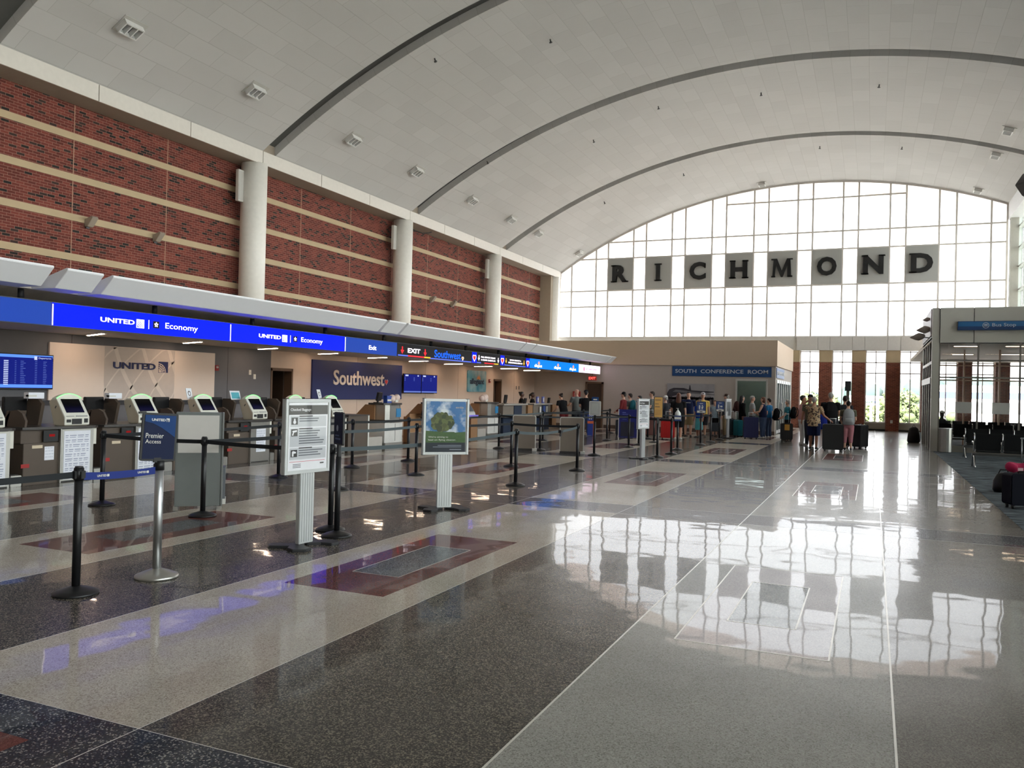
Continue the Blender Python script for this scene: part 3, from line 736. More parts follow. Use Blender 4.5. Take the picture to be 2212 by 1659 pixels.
# ---- wall panels behind the counters
navyp = M('navy_panel', (24, 36, 92), .5); navyl = M('navy_letter', (22, 30, 84), .45)
pan = M('white_wall_panel', (222, 206, 194), .5, var=.02); patt = M('pale_grey_print', (192, 180, 172), .55); patl = M('pale_white_print', (212, 200, 190), .55)
t = thing('wall_panel', 'large off-white wall panel with dark blue airline name over a pale lattice print', 'sign', (BX, 11.37, 1.265))
c = MB(); c.box(0, .05, 0, 4.53, 0, 1.17); c.build('board', pan, t, bevel=.004)
pl = ((.0505, -11.37, -1.265), XW)
f = Flat(); x0, x1, z0, z1 = 12.66, 14.6, 1.27, 2.425
f.rect(x0, z0, x1-x0, z1-z0, 0, 0, .001)
def clipline(p, q, w):
    # thin band clipped to the print's rectangle
    pts = []
    n = 14
    for s in (1, -1):
        rng_ = range(n+1) if s > 0 else range(n, -1, -1)
        for k in rng_:
            u = k/n; dx, dy = q[0]-p[0], q[1]-p[1]; L = math.hypot(dx, dy); bow = .10*math.sin(PI*u)
            X = p[0]+dx*u-dy/L*(s*w/2+bow); Y = p[1]+dy*u+dx/L*(s*w/2+bow)
            pts.append((min(max(X, x0), x1), min(max(Y, z0), z1)))
    f.poly(pts, .001, 1, .0008)
for a in (-.8, -.15, .5, 1.15, 1.8): clipline((x0+a, z0-.05), (x0+a+1.15, z1+.05), .035)
for a in (-.5, .25, 1.0, 1.75, 2.5): clipline((x0+a, z0-.05), (x0+a-.75, z1+.05), .10)
f.build('lattice_print', [patt, patl], t, pl)
text('airline_lettering', 'UNITED', navyl, t, 12.88, 1.955, 1.15, .145, .002, .012, .03, pl)
f = Flat(); f.rect(14.12, 1.9, .28, .255, .002, 0); globe(f, 14.125, 1.9, .25, 1, .004); f.build('globe_mark', [navyl, pan], t, pl)
t = thing('wall_panel', 'large navy wall panel with white airline name and small red heart', 'sign', (BX, 19.82, 1.275))
c = MB(); c.box(0, .06, 0, 5.02, 0, 1.18); c.build('board', navyp, t, bevel=.005)
pl = ((.061, -19.82, -1.275), XW); crm = M('cream_letter', (226, 208, 196), .45)
text('airline_lettering', 'Southwest', crm, t, 20.83, 1.72, 2.85, .46, 0, .02, .018, pl)
f = Flat(); heart(f, 23.83, 1.86, .12, (0, 1, 2)); f.build('heart_mark', [M('silver_mark', (200,200,205), .3, .5), M('red_mark', (190,30,44), .4), M('yellow_mark', (214,60,52), .4)], t, pl)
t = thing('wall_panel', 'square teal wall sign with rounded corners and orange sunburst', 'sign', (BX, 29.98, 1.58))
def TEAL():
    m = bpy.data.materials.new('teal_sky_print'); m.use_nodes = True; tt = m.node_tree; p = tt.nodes['Principled BSDF']; p.inputs['Roughness'].default_value = .4
    tcn = tt.nodes.new('ShaderNodeTexCoord'); nz = tt.nodes.new('ShaderNodeTexNoise'); nz.inputs['Scale'].default_value = 2.2; nz.inputs['Detail'].default_value = 3
    rp = tt.nodes.new('ShaderNodeValToRGB'); rp.color_ramp.elements[0].position = .38; rp.color_ramp.elements[0].color = srgb(60,138,160); rp.color_ramp.elements[1].position = .68; rp.color_ramp.elements[1].color = srgb(150,182,188)
    tt.links.new(tcn.outputs['Object'], nz.inputs['Vector']); tt.links.new(nz.outputs['Fac'], rp.inputs[0]); tt.links.new(rp.outputs[0], p.inputs['Base Color']); return m
c = MB(); c.rbox(0, .05, 0, 1.73, 0, .88, .07, 'x'); c.build('board', TEAL(), t)
pl = ((.051, -29.98, -1.58), XW)
text('airline_lettering', 'allegiant', M('dark_navy_letter', (22,34,66), .5), t, 30.17, 1.83, 1.32, .3, 0, .008, .022, pl)
f = Flat(); c0 = 30.98
f.poly([(c0+(.24 if k % 2 else .14)*math.cos(PI*k/14), 2.09+(.2 if k % 2 else .12)*math.sin(PI*k/14)) for k in range(15)]); f.build('sunburst_mark', M('orange_mark', (232,150,84), .5), t, pl)
# ---- flight screens
C_scr = EM('screen_blue', (16, 30, 128), .75); C_hd = EM('screen_header', (90, 140, 236), 1.0); C_tx = EM('screen_text', (196, 206, 246), .9); C_tx2 = EM('screen_text_dim', (96, 116, 190), .9)
def flight_screen(y0, y1, z0, z1, label, dense, group=None):
    t = thing('flight_screen', label, 'screen', (BX, y0, z0), 0, group)
    w, h = y1-y0, z1-z0
    c = MB(); c.box(.06, .11, 0, w, 0, h); c.build('bezel', black, t, bevel=.005)
    c = MB(); c.box(0, .06, w*.3, w*.7, h*.25, h*.75); c.build('wall_mount', darkgrey, t)
    c = MB(); c.box(.109, .113, .02, w-.02, .02, h-.02); c.build('display', C_scr, t)
    pl = ((.114, 0, 0), XW); f = Flat(); random.seed(int(y0*10))
    if dense:
        f.rect(.02, h-.075, w-.04, .055, 0, 0); f.rect(.02, .03, w-.04, .06, 0, 0)
        for xo, n in ((.05, 12), (w*.5, 14)):
            for k in range(n):
                yy = h-.145-.0345*k
                f.rect(xo, yy-.01, .09, .018, 0, 1)
                for xx, ww in ((.125, .03), (.19, .05+.06*random.random()), (.36, .045), (.46, .05+.03*random.random()), (.575, .015)):
                    f.rect(xo+xx*w*.85, yy-.005, ww, .008, 0, 2)
        f.build('flight_rows', [C_hd, C_tx, C_tx2], t, pl)
        f = Flat(); f.rect(.1, h-.1, .24, .06, .002, 0); f.build('title_box', C_tx, t, pl); f = Flat(); f.rect(w-.36, h-.11, .33, .07, .002, 1); f.rect(w-.42, h-.11, .061, .07, .002, 0); f.build('title_box', [C_tx, C_scr], t, pl)
        text('title_lettering', 'Arrivals', C_scr, t, .13, h-.088, .18, .034, .004, .001, 0, pl); text('title_lettering', 'Departures', C_tx, t, w-.33, h-.098, .27, .042, .004, .001, 0, pl)
    else:
        f.rect(.02, .025, w-.04, .05, 0, 0); f.rect(.1, h-.085, .2, .05, 0, 1); f.rect(w-.28, h-.085, .08, .05, 0, 1)
        for k in range(4):
            f.rect(.05, h-.14-.035*k, .06, .014, 0, 2); f.rect(w*.55, h-.14-.035*k, .07, .014, 0, 2)
        f.build('flight_rows', [C_tx2, C_tx, C_tx2], t, pl)
flight_screen(9.35, 11.42, 1.485, 2.17, 'flight screen full of rows of arrivals and departures on the grey wall', True)
flight_screen(24.88, 26.1, 1.495, 2.18, 'nearly empty blue flight screen right beside the navy wall panel', False)
flight_screen(26.12, 27.3, 1.495, 2.18, 'nearly empty blue flight screen, the right one of the pair on the beige wall', False)
# ---- small things on the walls
t = thing('fire_alarm', 'red fire alarm strobe on grey wall right of the off-white panel', 'alarm', (BX, 15.98, 2.0)); c = MB(); c.rbox(0,.05,-.06,.06,0,.14,.015,'x'); c.build('housing', M('alarm_red',(140,22,26),.4), t); c = MB(); c.sphere((.05,0,.09),.03,.04,.03); c.build('strobe_lens', M('lens_clear',(200,190,190),.2), t)
t = thing('fire_alarm', 'red fire alarm strobe on beige wall beside the teal sign', 'alarm', (BX, 32.1, 1.98)); c = MB(); c.rbox(0,.05,-.06,.06,0,.15,.015,'x'); c.build('housing', M('alarm_red',(140,22,26),.4), t); c = MB(); c.sphere((.05,0,.09),.03,.04,.03); c.build('strobe_lens', M('lens_clear',(200,190,190),.2), t)
for y, z, lab in ((17.18, 1.93, 'small white switch plate on grey wall, the higher of two'), (17.36, 1.82, 'small white switch plate on grey wall, the lower of two')):
    t = thing('wall_plate', lab, 'switch', (BX, y, z), 0, 'switch plates on the grey wall'); c = MB(); c.box(0,.012,0,.09,0,.13); c.build('plate', white, t, bevel=.003); c = MB(); c.box(.012,.02,.035,.055,.045,.085); c.build('rocker', offwhite, t)
for y in (35.05, 35.35):
    t = thing('wall_bracket', 'thin dark slot bracket on beige wall right of the far open door', 'bracket', (BX, y, 1.72), 0, 'pair of slot brackets on the beige wall'); c = MB(); c.box(0,.02,0,.035,0,.16); c.build('bracket', darkgrey, t)
t = thing('card_reader', 'black keypad with orange top strip on grey wall under the flight screen', 'keypad', (BX, 9.95, 1.1)); c = MB(); c.rbox(0,.06,0,.2,0,.2,.015,'x'); c.build('casing', black, t); c = MB(); c.box(0,.07,.0,.2,.2,.235); c.build('top_strip', M('amber_strip',(220,130,60),.4), t); c = MB(); [c.box(.06,.066,.08+.03*i,.1+.03*i,.06+.03*j,.08+.03*j) for i in range(3) for j in range(3)]; c.build('keys', darkgrey, t)
t = thing('intercom_panel', 'cream control panel with red and black buttons on grey wall', 'panel', (BX, 10.55, 1.12)); c = MB(); c.rbox(0,.05,0,.28,0,.2,.015,'x'); c.build('casing', M('cream_plastic',(206,196,178),.5), t)
c = MB(); [c.box(.05,.06,.06+.045*i,.085+.045*i,.05+.07*j,.075+.07*j, (i+j) % 2) for i in range(4) for j in range(2)]; c.build('buttons', [M('button_red',(150,30,34),.4), black], t)
# ---- exit sign, conference signs, framed aeroplane photograph
t = thing('exit_sign', 'red glowing exit sign hanging over the brown door', 'sign', (-12.13, YC-.2, 2.24)); c = MB(); c.box(-.2,.2,-.03,.03,0,.2); c.build('housing', M('exit_housing',(120,40,38),.4, emit=(120,20,20), es=.5), t); c = MB(); c.cyl(0,0,.2,.4,.012,8); c.build('rod', darkgrey, t)
text('exit_lettering', 'EXIT', EM('exit_red',(255,90,80),1.6), t, -.17, .04, .34, .12, 0, .002, .02, ((0,-.032,0), YW))
cblue = M('conference_blue', (22, 66, 118), .45); cwh = M('sign_white_letter', (196, 200, 206), .5)
t = thing('room_sign', 'long blue sign reading SOUTH CONFERENCE ROOM above the framed photograph', 'sign', (-8.39, YC, 2.515)); c = MB(); c.box(0,4.34,-.03,0,0,.44); c.build('board', cblue, t, bevel=.004)
text('lettering', 'SOUTH  CONFERENCE  ROOM', cwh, t, .14, .14, 4.06, .17, 0, .006, .012, ((0,-.031,0), YW))
t = thing('room_sign', 'short blue sign over the glazed side doors of the conference room', 'sign', (XC, 37.5, 2.5)); c = MB(); c.box(0,.03,0,3.3,0,.44); c.build('board', M('conference_blue_side', (52, 88, 140), .45), t)
text('lettering', 'SOUTH CONFERENCE ROOM', white, t, .12, .14, 3.06, .17, 0, .005, .012, ((.031,0,0), XW))
t = thing('framed_photo', 'black and white photograph of an old aeroplane and a crowd, on the greige wall', 'picture', (-8.6, YC-.02, 1.17)); c = MB(); c.box(0,2.13,-.03,0,0,1.0); c.build('board', M('photo_sky',(150,148,150),.5), t)
pl = ((0,-.031,0), YW); f = Flat(); g0, g1, g2 = 0, 1, 2
f.rect(0,0,2.13,.1,0,g2)
f.poly([(0,.55),(.1,.72),(.3,.8),(.75,.8),(1.1,.7),(2.1,.66),(2.1,.62),(1.0,.58),(.6,.5),(0,.36)],0,g0); f.poly([(.98,.7),(1.02,.93),(1.05,.93),(1.1,.68)],.001,g0); f.poly([(.25,.62),(2.13,.5),(2.13,.54),(.4,.72)],.002,g1)
random.seed(3)
for k in range(26): x = .05+.08*k; f.disc(x, .33+.05*random.random(), .045, .001, g0, ry=.06); f.rect(x-.05, .08, .1, .26+.04*random.random(), .001, g0 if k % 3 else g1)
f.build('print', [M('photo_dark',(52,50,56),.5), M('photo_mid',(104,102,106),.5), M('photo_light',(170,168,170),.5)], t, pl)
# ---- letter panels on the curtain wall
lp = M('grey_letter_panel', (168,170,168), .5, var=.02); lk = M('charcoal_letter', (26,28,30), .4)
for k, ch in enumerate('RICHMOND'):
    x0, x1 = mx_[3+2*k]+.035, mx_[4+2*k]-.035; x0, x1 = mx_[3+2*k-0]+.02, mx_[4+2*k]-.02
    t = thing('letter_panel', 'grey square panel bearing a large dark letter %s, high on the window wall' % ch, 'sign', (x0, 47.7, 7.86), 0, 'letter panels spelling the city name')
    w = x1-x0; c = MB(); c.box(0, w, 0, .06, 0, 1.86); c.build('panel', lp, t)
    lw = {'I':.32,'R':1.02,'C':1.0,'H':1.0,'M':1.16,'O':1.08,'N':1.08,'D':1.12}[ch]; lx = (w-lw)/2
    if ch == 'M':
        c = MB(); b0, h = .44, 1.02; pw = lw-.16; s0 = lx+.08
        c.prism([(s0,b0),(s0+.13,b0),(s0+.17,b0+h*.66),(s0+pw/2-.05,b0),(s0+pw/2+.05,b0),(s0+pw-.21,b0+h*.66),(s0+pw-.21,b0),(s0+pw,b0),(s0+pw-.06,b0+h),(s0+pw-.24,b0+h),(s0+pw/2,b0+h*.34),(s0+.24,b0+h),(s0+.06,b0+h)], -.12, -.02, 'y')
        L = c.build('letter', lk, t)
    else: L = text('letter', ch, lk, t, lx+.04, .44, lw-.08, 1.02, 0, .05, .042, ((0,-.07,0), YW))
    s = MB()   # flared serifs
    def sf(cx, z, wd=.4):
        if ch == 'M': wd *= .6
        s.box(lx+cx-wd/2, lx+cx+wd/2, -.12, -.02, z-.035, z+.035)
    if ch in 'RHMND':
        for cx in {'R':(.14,),'H':(.15,lw-.15),'M':(.13,lw-.13),'N':(.13,),'D':(.14,)}[ch]: sf(cx, .475, .36)
        for cx in {'R':(.12,),'H':(.15,lw-.15),'M':(.11,lw-.11),'N':(.12,lw-.13),'D':(.12,)}[ch]: sf(cx, 1.425, .32)
        if ch == 'R': sf(lw-.12, .475, .26)
    if ch == 'I': sf(lw/2, .475, .42); sf(lw/2, 1.425, .42)
    if ch == 'C': s.box(lx+lw-.12, lx+lw-.05, -.12, -.02, 1.1, 1.36); s.box(lx+lw-.1, lx+lw-.03, -.12, -.02, .54, .8)
    if s.v: s.build('serif', lk, L).matrix_parent_inverse = Matrix.Identity(4)
    for q in L.children: q.parent = t
# ---- Bus Stop sign
t = thing('bus_sign', 'blue Bus Stop sign with white arrow on the grey vestibule header', 'sign', (2.5, YB-.03, 4.0)); c = MB(); c.box(0,2.6,-.1,0,0,.29); c.build('case', M('bus_blue_dark',(22,56,104),.35), t, bevel=.008)
c = MB(); c.box(.02,2.58,-.104,-.1,.12,.27); c.build('upper_band', M('bus_blue',(34,98,150),.35), t)
pl = ((0,-.105,0), YW); text('lettering', 'Bus Stop', cwh, t, .98, .08, .66, .14, 0, .004, .0, pl)
f = Flat()
def ring(cx, cy, r0, r1, mi=0):
    for k in range(24):
        a, b = 2*PI*k/24, 2*PI*(k+1)/24; f.poly([(cx+r0*math.cos(a),cy+r0*math.sin(a)),(cx+r1*math.cos(a),cy+r1*math.sin(a)),(cx+r1*math.cos(b),cy+r1*math.sin(b)),(cx+r0*math.cos(b),cy+r0*math.sin(b))],0,mi)
ring(.80,.15,.08,.095); f.rect(.75,.12,.1,.02,0,0); f.rect(.75,.16,.1,.03,0,0); f.build('bus_symbol', cwh, t, pl)
f = Flat(); f.disc(2.06,.145,.13,0,0); f.poly([(1.96,.13),(2.07,.13),(2.03,.085),(2.07,.06),(2.16,.145),(2.07,.23),(2.03,.205),(2.07,.16),(1.96,.16)],.002,1); f.build('arrow_symbol', [white, M('bus_blue_dark',(22,56,104),.35)], t, pl)
# ============================================================ CHECK-IN COUNTERS AND KIOSKS
taupe = M('taupe_laminate', (84, 72, 62), .5); brownl = M('brown_laminate', (150, 112, 78), .5); topm = M('dark_counter_top', (62, 58, 56), .3)
putty = M('putty_plastic', (198, 188, 168), .45); putw = M('kiosk_white', (218, 216, 204), .4); scrk = M('dark_screen', (16, 15, 15), .12)
greenl = EM('green_status_light', (140, 255, 150), 1.3); paper = M('white_paper', (226, 228, 236), .7); ink = M('grey_blue_print', (150, 156, 178), .7); redl = EM('red_digits', (200, 24, 24), .35)
FX = -12.2
def paper_sheet(parent, w, h, place, rows=9, seed=1, inkm=None, name='notice'):
    random.seed(seed); pl = place
    f = Flat(); f.rect(0, 0, w, h, 0, 0, .002); s = f.build(name, paper, parent, pl)
    f = Flat(); 
    for k in range(rows):
        y = h*(.93-.88*k/rows); cx = w*.06
        while cx < w*.86:
            ln = w*(.08+.2*random.random()); ln = min(ln, w*.94-cx)
            f.rect(cx, y-h*.035, ln, h*.018, .002, 0, .001); f.rect(cx, y-h*.07, ln*.9, h*.012, .002, 0, .001); cx += ln+w*.05
    f.build('printed_lines', inkm or ink, s, ((0,0,0),(0,0,0)))
    return s
def station(y, label, seed):
    t = thing('check_in_desk', label, 'desk', (FX, y, 0), 0, 'airline check-in desks in a row')
    c = MB(); c.box(-.85, -.03, -.94, -.32, .0, .66); c.box(-.9, -.06, -.97, -.32, .66, .88); c.build('cabinet', taupe, t, bevel=.006)
    c = MB(); c.prism([(-.95,-.985),(0,-.985),(.03,-.4),(.05,-.1),(.05,.3),(0,.39),(-.95,.39)], .88, .92, 'z'); c.build('counter_top', topm, t)
    c = MB(); c.box(-.85, -.03, -.31, .3, .0, .88); c.build('kiosk_plinth', darkgrey, t)
    c = MB(); c.prism([(-.03,-.3),(0,-.29),(.0,.29),(-.03,.3)], .02, .87, 'z'); c.box(-.03, .02, -.33, -.31, 0, .88); c.box(-.2, -.03, .3, .33, 0, .88); c.build('front_panel', steel, t)
    c = MB(); c.prism([(-.55,.92),(-.08,.92),(-.06,1.02),(-.14,1.14),(-.26,1.19),(-.42,1.17),(-.52,1.06)], -.90, -.86, 'y'); c.prism([(-.6,.92),(-.5,.92),(-.42,1.17),(-.5,1.17)], -.9, -.62, 'y'); c.build('privacy_screen', taupe, t)
    c = MB(); c.prism([(-.95,.92),(-.5,.92),(-.42,1.28),(-.52,1.36),(-.75,1.36)], -.36, -.3, 'y'); c.build('side_panel', taupe, t)
    c = MB(); c.box(-.9, -.03, .33, .385, .6, .88); c.build('modesty_panel', putw, t)
    c = MB(); c.box(-.02, -.003, -.62, -.36, .68, .86); c.build('card_slot', black, t)
    c = MB(); c.box(-.004, -.001, -.52, -.42, .76, .80); c.build('scale_display', redl, t)
    paper_sheet(t, .5 if seed < 3 else .3, .8 if seed < 3 else .5, ((.003, -.26 if seed < 3 else -.14, .04 if seed < 3 else .22), XW), 9, seed)
    if seed == 1: paper_sheet(t, .17, .22, ((-.028, -.58, .38), XW), 4, 5)
    c = MB(); c.box(-.028, -.02, -.98, -.84, .28, .34, 0); c.box(-.028, -.02, -.80, -.62, .58, .63, 1); c.build('sticker', [M('sticker_red',(160,36,34),.5), M('sticker_tan',(206,190,164),.6)], t)
    return t
ky = [8.25, 9.74, 11.24, 12.78, 14.25, 15.7, 17.1]
klab = ['check-in desk at the left edge of the picture, partly cut off','check-in desk with a large printed notice, beneath the flight screen side','check-in desk behind the small blue access sign','check-in desk behind the grey baggage-size cabinet','check-in desk whose steel front carries a smaller notice, left of the baggage poster','check-in desk mostly hidden by the white baggage poster','last check-in desk of the row, right of the white baggage poster']
plab = ['self-service kiosk cut off by the left edge of the picture','self-service kiosk nearest the flight screen, whole in view','self-service kiosk under the off-white wall panel, above the small access sign','self-service kiosk with a white card standing behind its left shoulder, above the grey cabinet','self-service kiosk in front of the grey wall switches, a small tilted frame behind','self-service kiosk of which only the green-lit top shows over the baggage poster','self-service kiosk with a portrait card rising behind it, in front of the navy panel']
def kiosk(y, label):
    t = thing('self_service_kiosk', label, 'kiosk', (FX-.03, y, .92), 0, 'check-in kiosks with green light strips')
    # slanted cabinet, closed profile in x-z
    pr = [(-.02,0),(.0,.02),(.0,.15),(-.03,.19),(-.22,.46),(-.30,.46),(-.40,.40),(-.26,0)]
    c = MB(); c.prism(pr, -.23, .23, 'y'); c.build('cabinet', putty, t, bevel=.012)
    c = MB(); c.prism([(-.0,.012),(.008,.02),(.008,.15),(-.022,.195),(-.215,.47),(-.235,.46),(-.05,.18),(-.02,.14)], -.235, .235, 'y'); c.build('face_plate', putw, t, bevel=.006)
    arc = [(-.235+.47*k/12, .455+.075*(1-(1-k/6)**2)) for k in range(13)]
    c = MB(); c.prism([(-.235,.43),(.235,.43)]+arc[::-1], -.31, -.205, 'x'); c.build('arched_top', putw, t)
    c = MB(); c.tube([(-.204, a, b+.004) for a, b in arc], .007, 6); c.build('status_light', greenl, t)
    a = math.atan2(.27, .19); d = Vector((-.19, 0, .27)).normalized()
    c = MB(); c.box(-.17, .17, .03, .30, 0, .012)
    o = Vector((-.028, 0, .19)); rot = Matrix((Vector((0,1,0)), d, Vector((d.z,0,-d.x)))).transposed()
    c.xf(Matrix.Translation(o+Vector((d.z,0,-d.x))*.004) @ rot.to_4x4()); c.build('touch_screen', scrk, t)
    c = MB(); c.box(.004, .014, -.20, -.12, .06, .11); c.box(.004, .02, -.1, .08, .03, .12); c.box(.004, .014, .13, .2, .05, .12); c.build('card_slots', black, t)
    c = MB(); c.box(-.01, .012, -.2, -.06, .155, .168); c.box(-.012, .013, -.02, .19, .152, .172); c.build('printer_lip', M('lip_grey',(150,150,146),.4), t)
    c = MB(); c.prism([(-.23,.28),(-.2,.32),(-.215,.34),(-.245,.3)], -.2312, -.231, 'y'); c.build('badge', darkgrey, t)
    return t
for k, y in enumerate(ky):
    station(y, klab[k], 1 if k < 2 else (2 if k == 2 else 3+k)); kiosk(y, plab[k])
    # agent's monitor behind each kiosk
    t = thing('monitor', ['black agent monitor cut off by the left edge','black agent monitor turned away, left of the kiosk under the flight screen','black agent monitor with white box, left of the kiosk below the off-white panel','wide black agent monitor beside the kiosk above the grey cabinet','black agent monitor left of the kiosk at the grey wall','black agent monitor peeping over the baggage poster','black agent monitor behind the portrait card kiosk'][k], 'monitor', (FX-.72, y-.62, .92), .25, 'agent monitors at the check-in desks')
    c = MB(); c.box(-.03, .03, -.25, .25, .12, .47); c.build('screen_case', black, t, bevel=.01)
    c = MB(); c.box(-.04, .0, -.03, .03, .02, .2); c.box(-.1, .08, -.12, .12, 0, .02); c.build('stand', black, t)
    if k < 6:
        t = thing('bag_scale', ['low steel bag scale at the left edge','low steel bag scale right of the leftmost whole kiosk','low steel bag scale behind the small blue access sign','low steel bag scale right of the grey cabinet','low steel bag scale behind the black belt posts, left of the baggage poster','low steel bag scale behind the baggage poster'][k], 'scale', (FX, y, 0), 0, 'low bag scales between the check-in desks')
        ye = ky[k+1]-y-.96
        c = MB(); c.box(-.7, -.02, .345, ye, 0, .17); c.build('base', steel, t, bevel=.008)
        c = MB(); c.box(-.66, -.06, .37, ye-.03, .17, .185); c.build('platform', M('scale_rubber',(58,54,50),.7), t)
# loose things on the desks
def card(x, y, z, w, h, rz, tilt, label, portrait=False, blue=False):
    t = thing('display_card', label, 'card', (x, y, z), 0)
    c = MB(); c.box(-.004, .004, -w/2, w/2, 0, h); c.build('card', paper, t, rot=(0, tilt, rz))
    f = Flat()
    if portrait: f.disc(0, h*.52, w*.28, 0, 0, ry=h*.24); f.disc(0, h*.5, w*.17, .001, 1, ry=h*.15)
    else: f.rect(-w*.4, h*.12, w*.8, h*.7, 0, 0)
    f.mb.xf(Matrix(((0,0,1,.0045),(1,0,0,0),(0,1,0,0),(0,0,0,1)))); f.mb.build('print', [M('teal_print',(70,160,176),.5) if blue else M('dark_print',(110,100,104),.6), paper], t, rot=(0, tilt, rz))
card(FX-.42, 12.62, 1.36, .16, .22, .1, -.25, 'white portrait card standing behind the kiosk above the grey cabinet', True)
card(FX-.48, 14.0, 1.34, .3, .2, 0, -.3, 'small framed teal card tilted on top of the desk by the grey wall', False, True)
card(FX-.42, 16.9, 1.36, .16, .24, .1, -.3, 'white portrait card on the last kiosk before the navy panel', True)
for y, lab in ((9.3,'white card box on top of the desk under the flight screen'),(10.85,'small white box on the desk side panel below the off-white wall panel')):
    t = thing('white_box', lab, 'box', (FX-.5, y, 1.365)); c = MB(); c.box(-.06,.06,-.14,.14,0,.10); c.build('carton', paper, t, bevel=.004)
    c = MB(); c.box(-.005,.065,-.14,.0,.03,.06); c.build('tape', offwhite, t)
# ---- round-fronted steel counters
def steel_counter(x, y, label, grp='round-fronted steel counters'):
    t = thing('service_counter', label, 'counter', (x, y, 0), 0, grp)
    arc = lambda r0, w, x0: [(x0, -w/2)]+[(x0+r0*math.cos(PI*(k/10-.5))*.45, w/2*math.sin(PI*(k/10-.5))) for k in range(11)]+[(x0, w/2)]
    c = MB(); c.prism([(-.5,-.46),(.02,-.46),(.06,-.3),(.07,0),(.06,.3),(.02,.46),(-.5,.46)], .16, .7, 'z'); c.build('lower_front', M('counter_white',(206,204,200),.4), t)
    c = MB(); c.box(-.5, .04, -.44, .44, 0, .16); c.build('kick_base', steel, t)
    c = MB(); c.box(.068, .074, -.006, .006, .2, .68); c.build('door_gap', darkgrey, t)
    c = MB(); c.prism([(-.55,-.5),(.06,-.5),(.12,-.3),(.14,0),(.12,.3),(.06,.5),(-.55,.5)], .74, .79, 'z'); c.build('shelf', topm, t)
    c = MB(); c.prism([(-.5,-.4),(.0,-.4),(.05,-.25),(.07,0),(.05,.25),(0,.4),(-.5,.4)], .70, .74, 'z'); c.prism([(-.35,-.4),(-.02,-.4),(.04,-.25),(.06,0),(.04,.25),(-.02,.4),(-.35,.4)], .79, 1.2, 'z'); c.build('upper_front', steel, t)
    c = MB(); c.prism([(-.5,-.5),(0,-.5),(.1,-.28),(.12,0),(.1,.28),(0,.46),(-.5,.46)], 1.2, 1.25, 'z'); c.build('top', topm, t)
    c = MB(); c.prism([(-1.05,.79),(-.32,.79),(-.32,1.2),(-.62,1.2)], -.47, -.41, 'y'); c.prism([(-1.05,.79),(-.32,.79),(-.32,1.2),(-.62,1.2)], .41, .46, 'y'); c.build('side_panel', brownl, t)
    c = MB(); c.box(-1.1, -.5, -.5, .5, .0, .79); c.build('rear_cabinet', brownl, t)
    c = MB(); c.box(.05, .066, .06, .3, .86, 1.1); c.build('blue_notice', M('blue_notice',(40,120,170),.4), t, loc=(.0, 0, 0))
    c = MB(); c.box(-.5, -.02, -1.15, -.5, 0, .34); c.build('bag_well', M('well_steel',(196,190,182),.4,.3), t, bevel=.006)
    c = MB(); c.box(-.55, -.5, -1.15, -.5, .34, .9); c.build('well_back', brownl, t)
    return t
steel_counter(-12.24, 19.72, 'round-fronted steel counter with blue notice, in front of the navy wall panel')
steel_counter(-12.24, 22.6, 'round-fronted steel counter hidden mostly behind the tree poster stand')
steel_counter(-12.24, 26.3, 'round-fronted steel counter with blue notice, beneath the teal wall sign')
# brown screen wall with pale edge between kiosk row and first steel counter
t = thing('desk_partition', 'brown partition with white front edge between the kiosk row and steel counter', 'partition', (FX, 18.0, 0))
c = MB(); c.box(-1.0, -.0, -.48, .40, .0, .93); c.build('panel', taupe, t); c = MB(); c.box(-.04, .012, .40, .46, 0, .93); c.build('white_edge', white, t); c = MB(); c.box(-1.05,.02,-.49,.46,.93,.955); c.build('top', topm, t)
for x, y, lab in ((-12.5,19.32,'black monitor and handset on the left of the steel counter before the navy panel'),(-12.55,21.9,'black monitor on the brown desk left of the tree poster stand')):
    t = thing('monitor', lab, 'monitor', (x, y, 1.25 if y < 20 else .8)); c = MB(); c.box(-.03,.03,-.2,.2,.06,.3 if y < 20 else .55); c.build('screen_case', black, t, rot=(0,.2,.3), bevel=.01); c = MB(); c.box(-.08,.08,-.1,.1,0,.02); c.box(-.02,.02,-.03,.03,.02,.12); c.build('stand', black, t)
t = thing('leaflet_stack', 'blue leaflet box on top of the steel counter before the navy panel', 'leaflets', (-12.4, 19.66, 1.25)); c = MB(); c.box(-.06,.06,-.12,.12,0,.2); c.build('box', M('leaflet_blue',(40,70,150),.5), t); c = MB(); c.box(.06,.064,-.1,.1,.05,.1); c.build('label', white, t)
def crumpled(x, y, z, s, label):
    random.seed(int(y*7)); t = thing('paper_bag', label, 'bag', (x, y, z)); c = MB()
    for k in range(6): c.sphere((.05*random.uniform(-1,1)*s, .16*s*(k/5-.5)*2, .1*s+.05*s*random.random()), .1*s, .11*s, .1*s, 6)
    c.build('bag', M('pinkish_white_paper',(224,200,190),.7), t); c = MB(); c.box(.06*s,.1*s,-.08*s,.06*s,.02*s,.09*s); c.build('tag', white, t)
crumpled(-12.4, 20.0, 1.25, 1.0, 'pinkish white plush bundle on the steel counter before the navy panel')
crumpled(-12.45, 26.0, 1.25, 1.1, 'white and purple bundle on the steel counter beneath the teal sign')
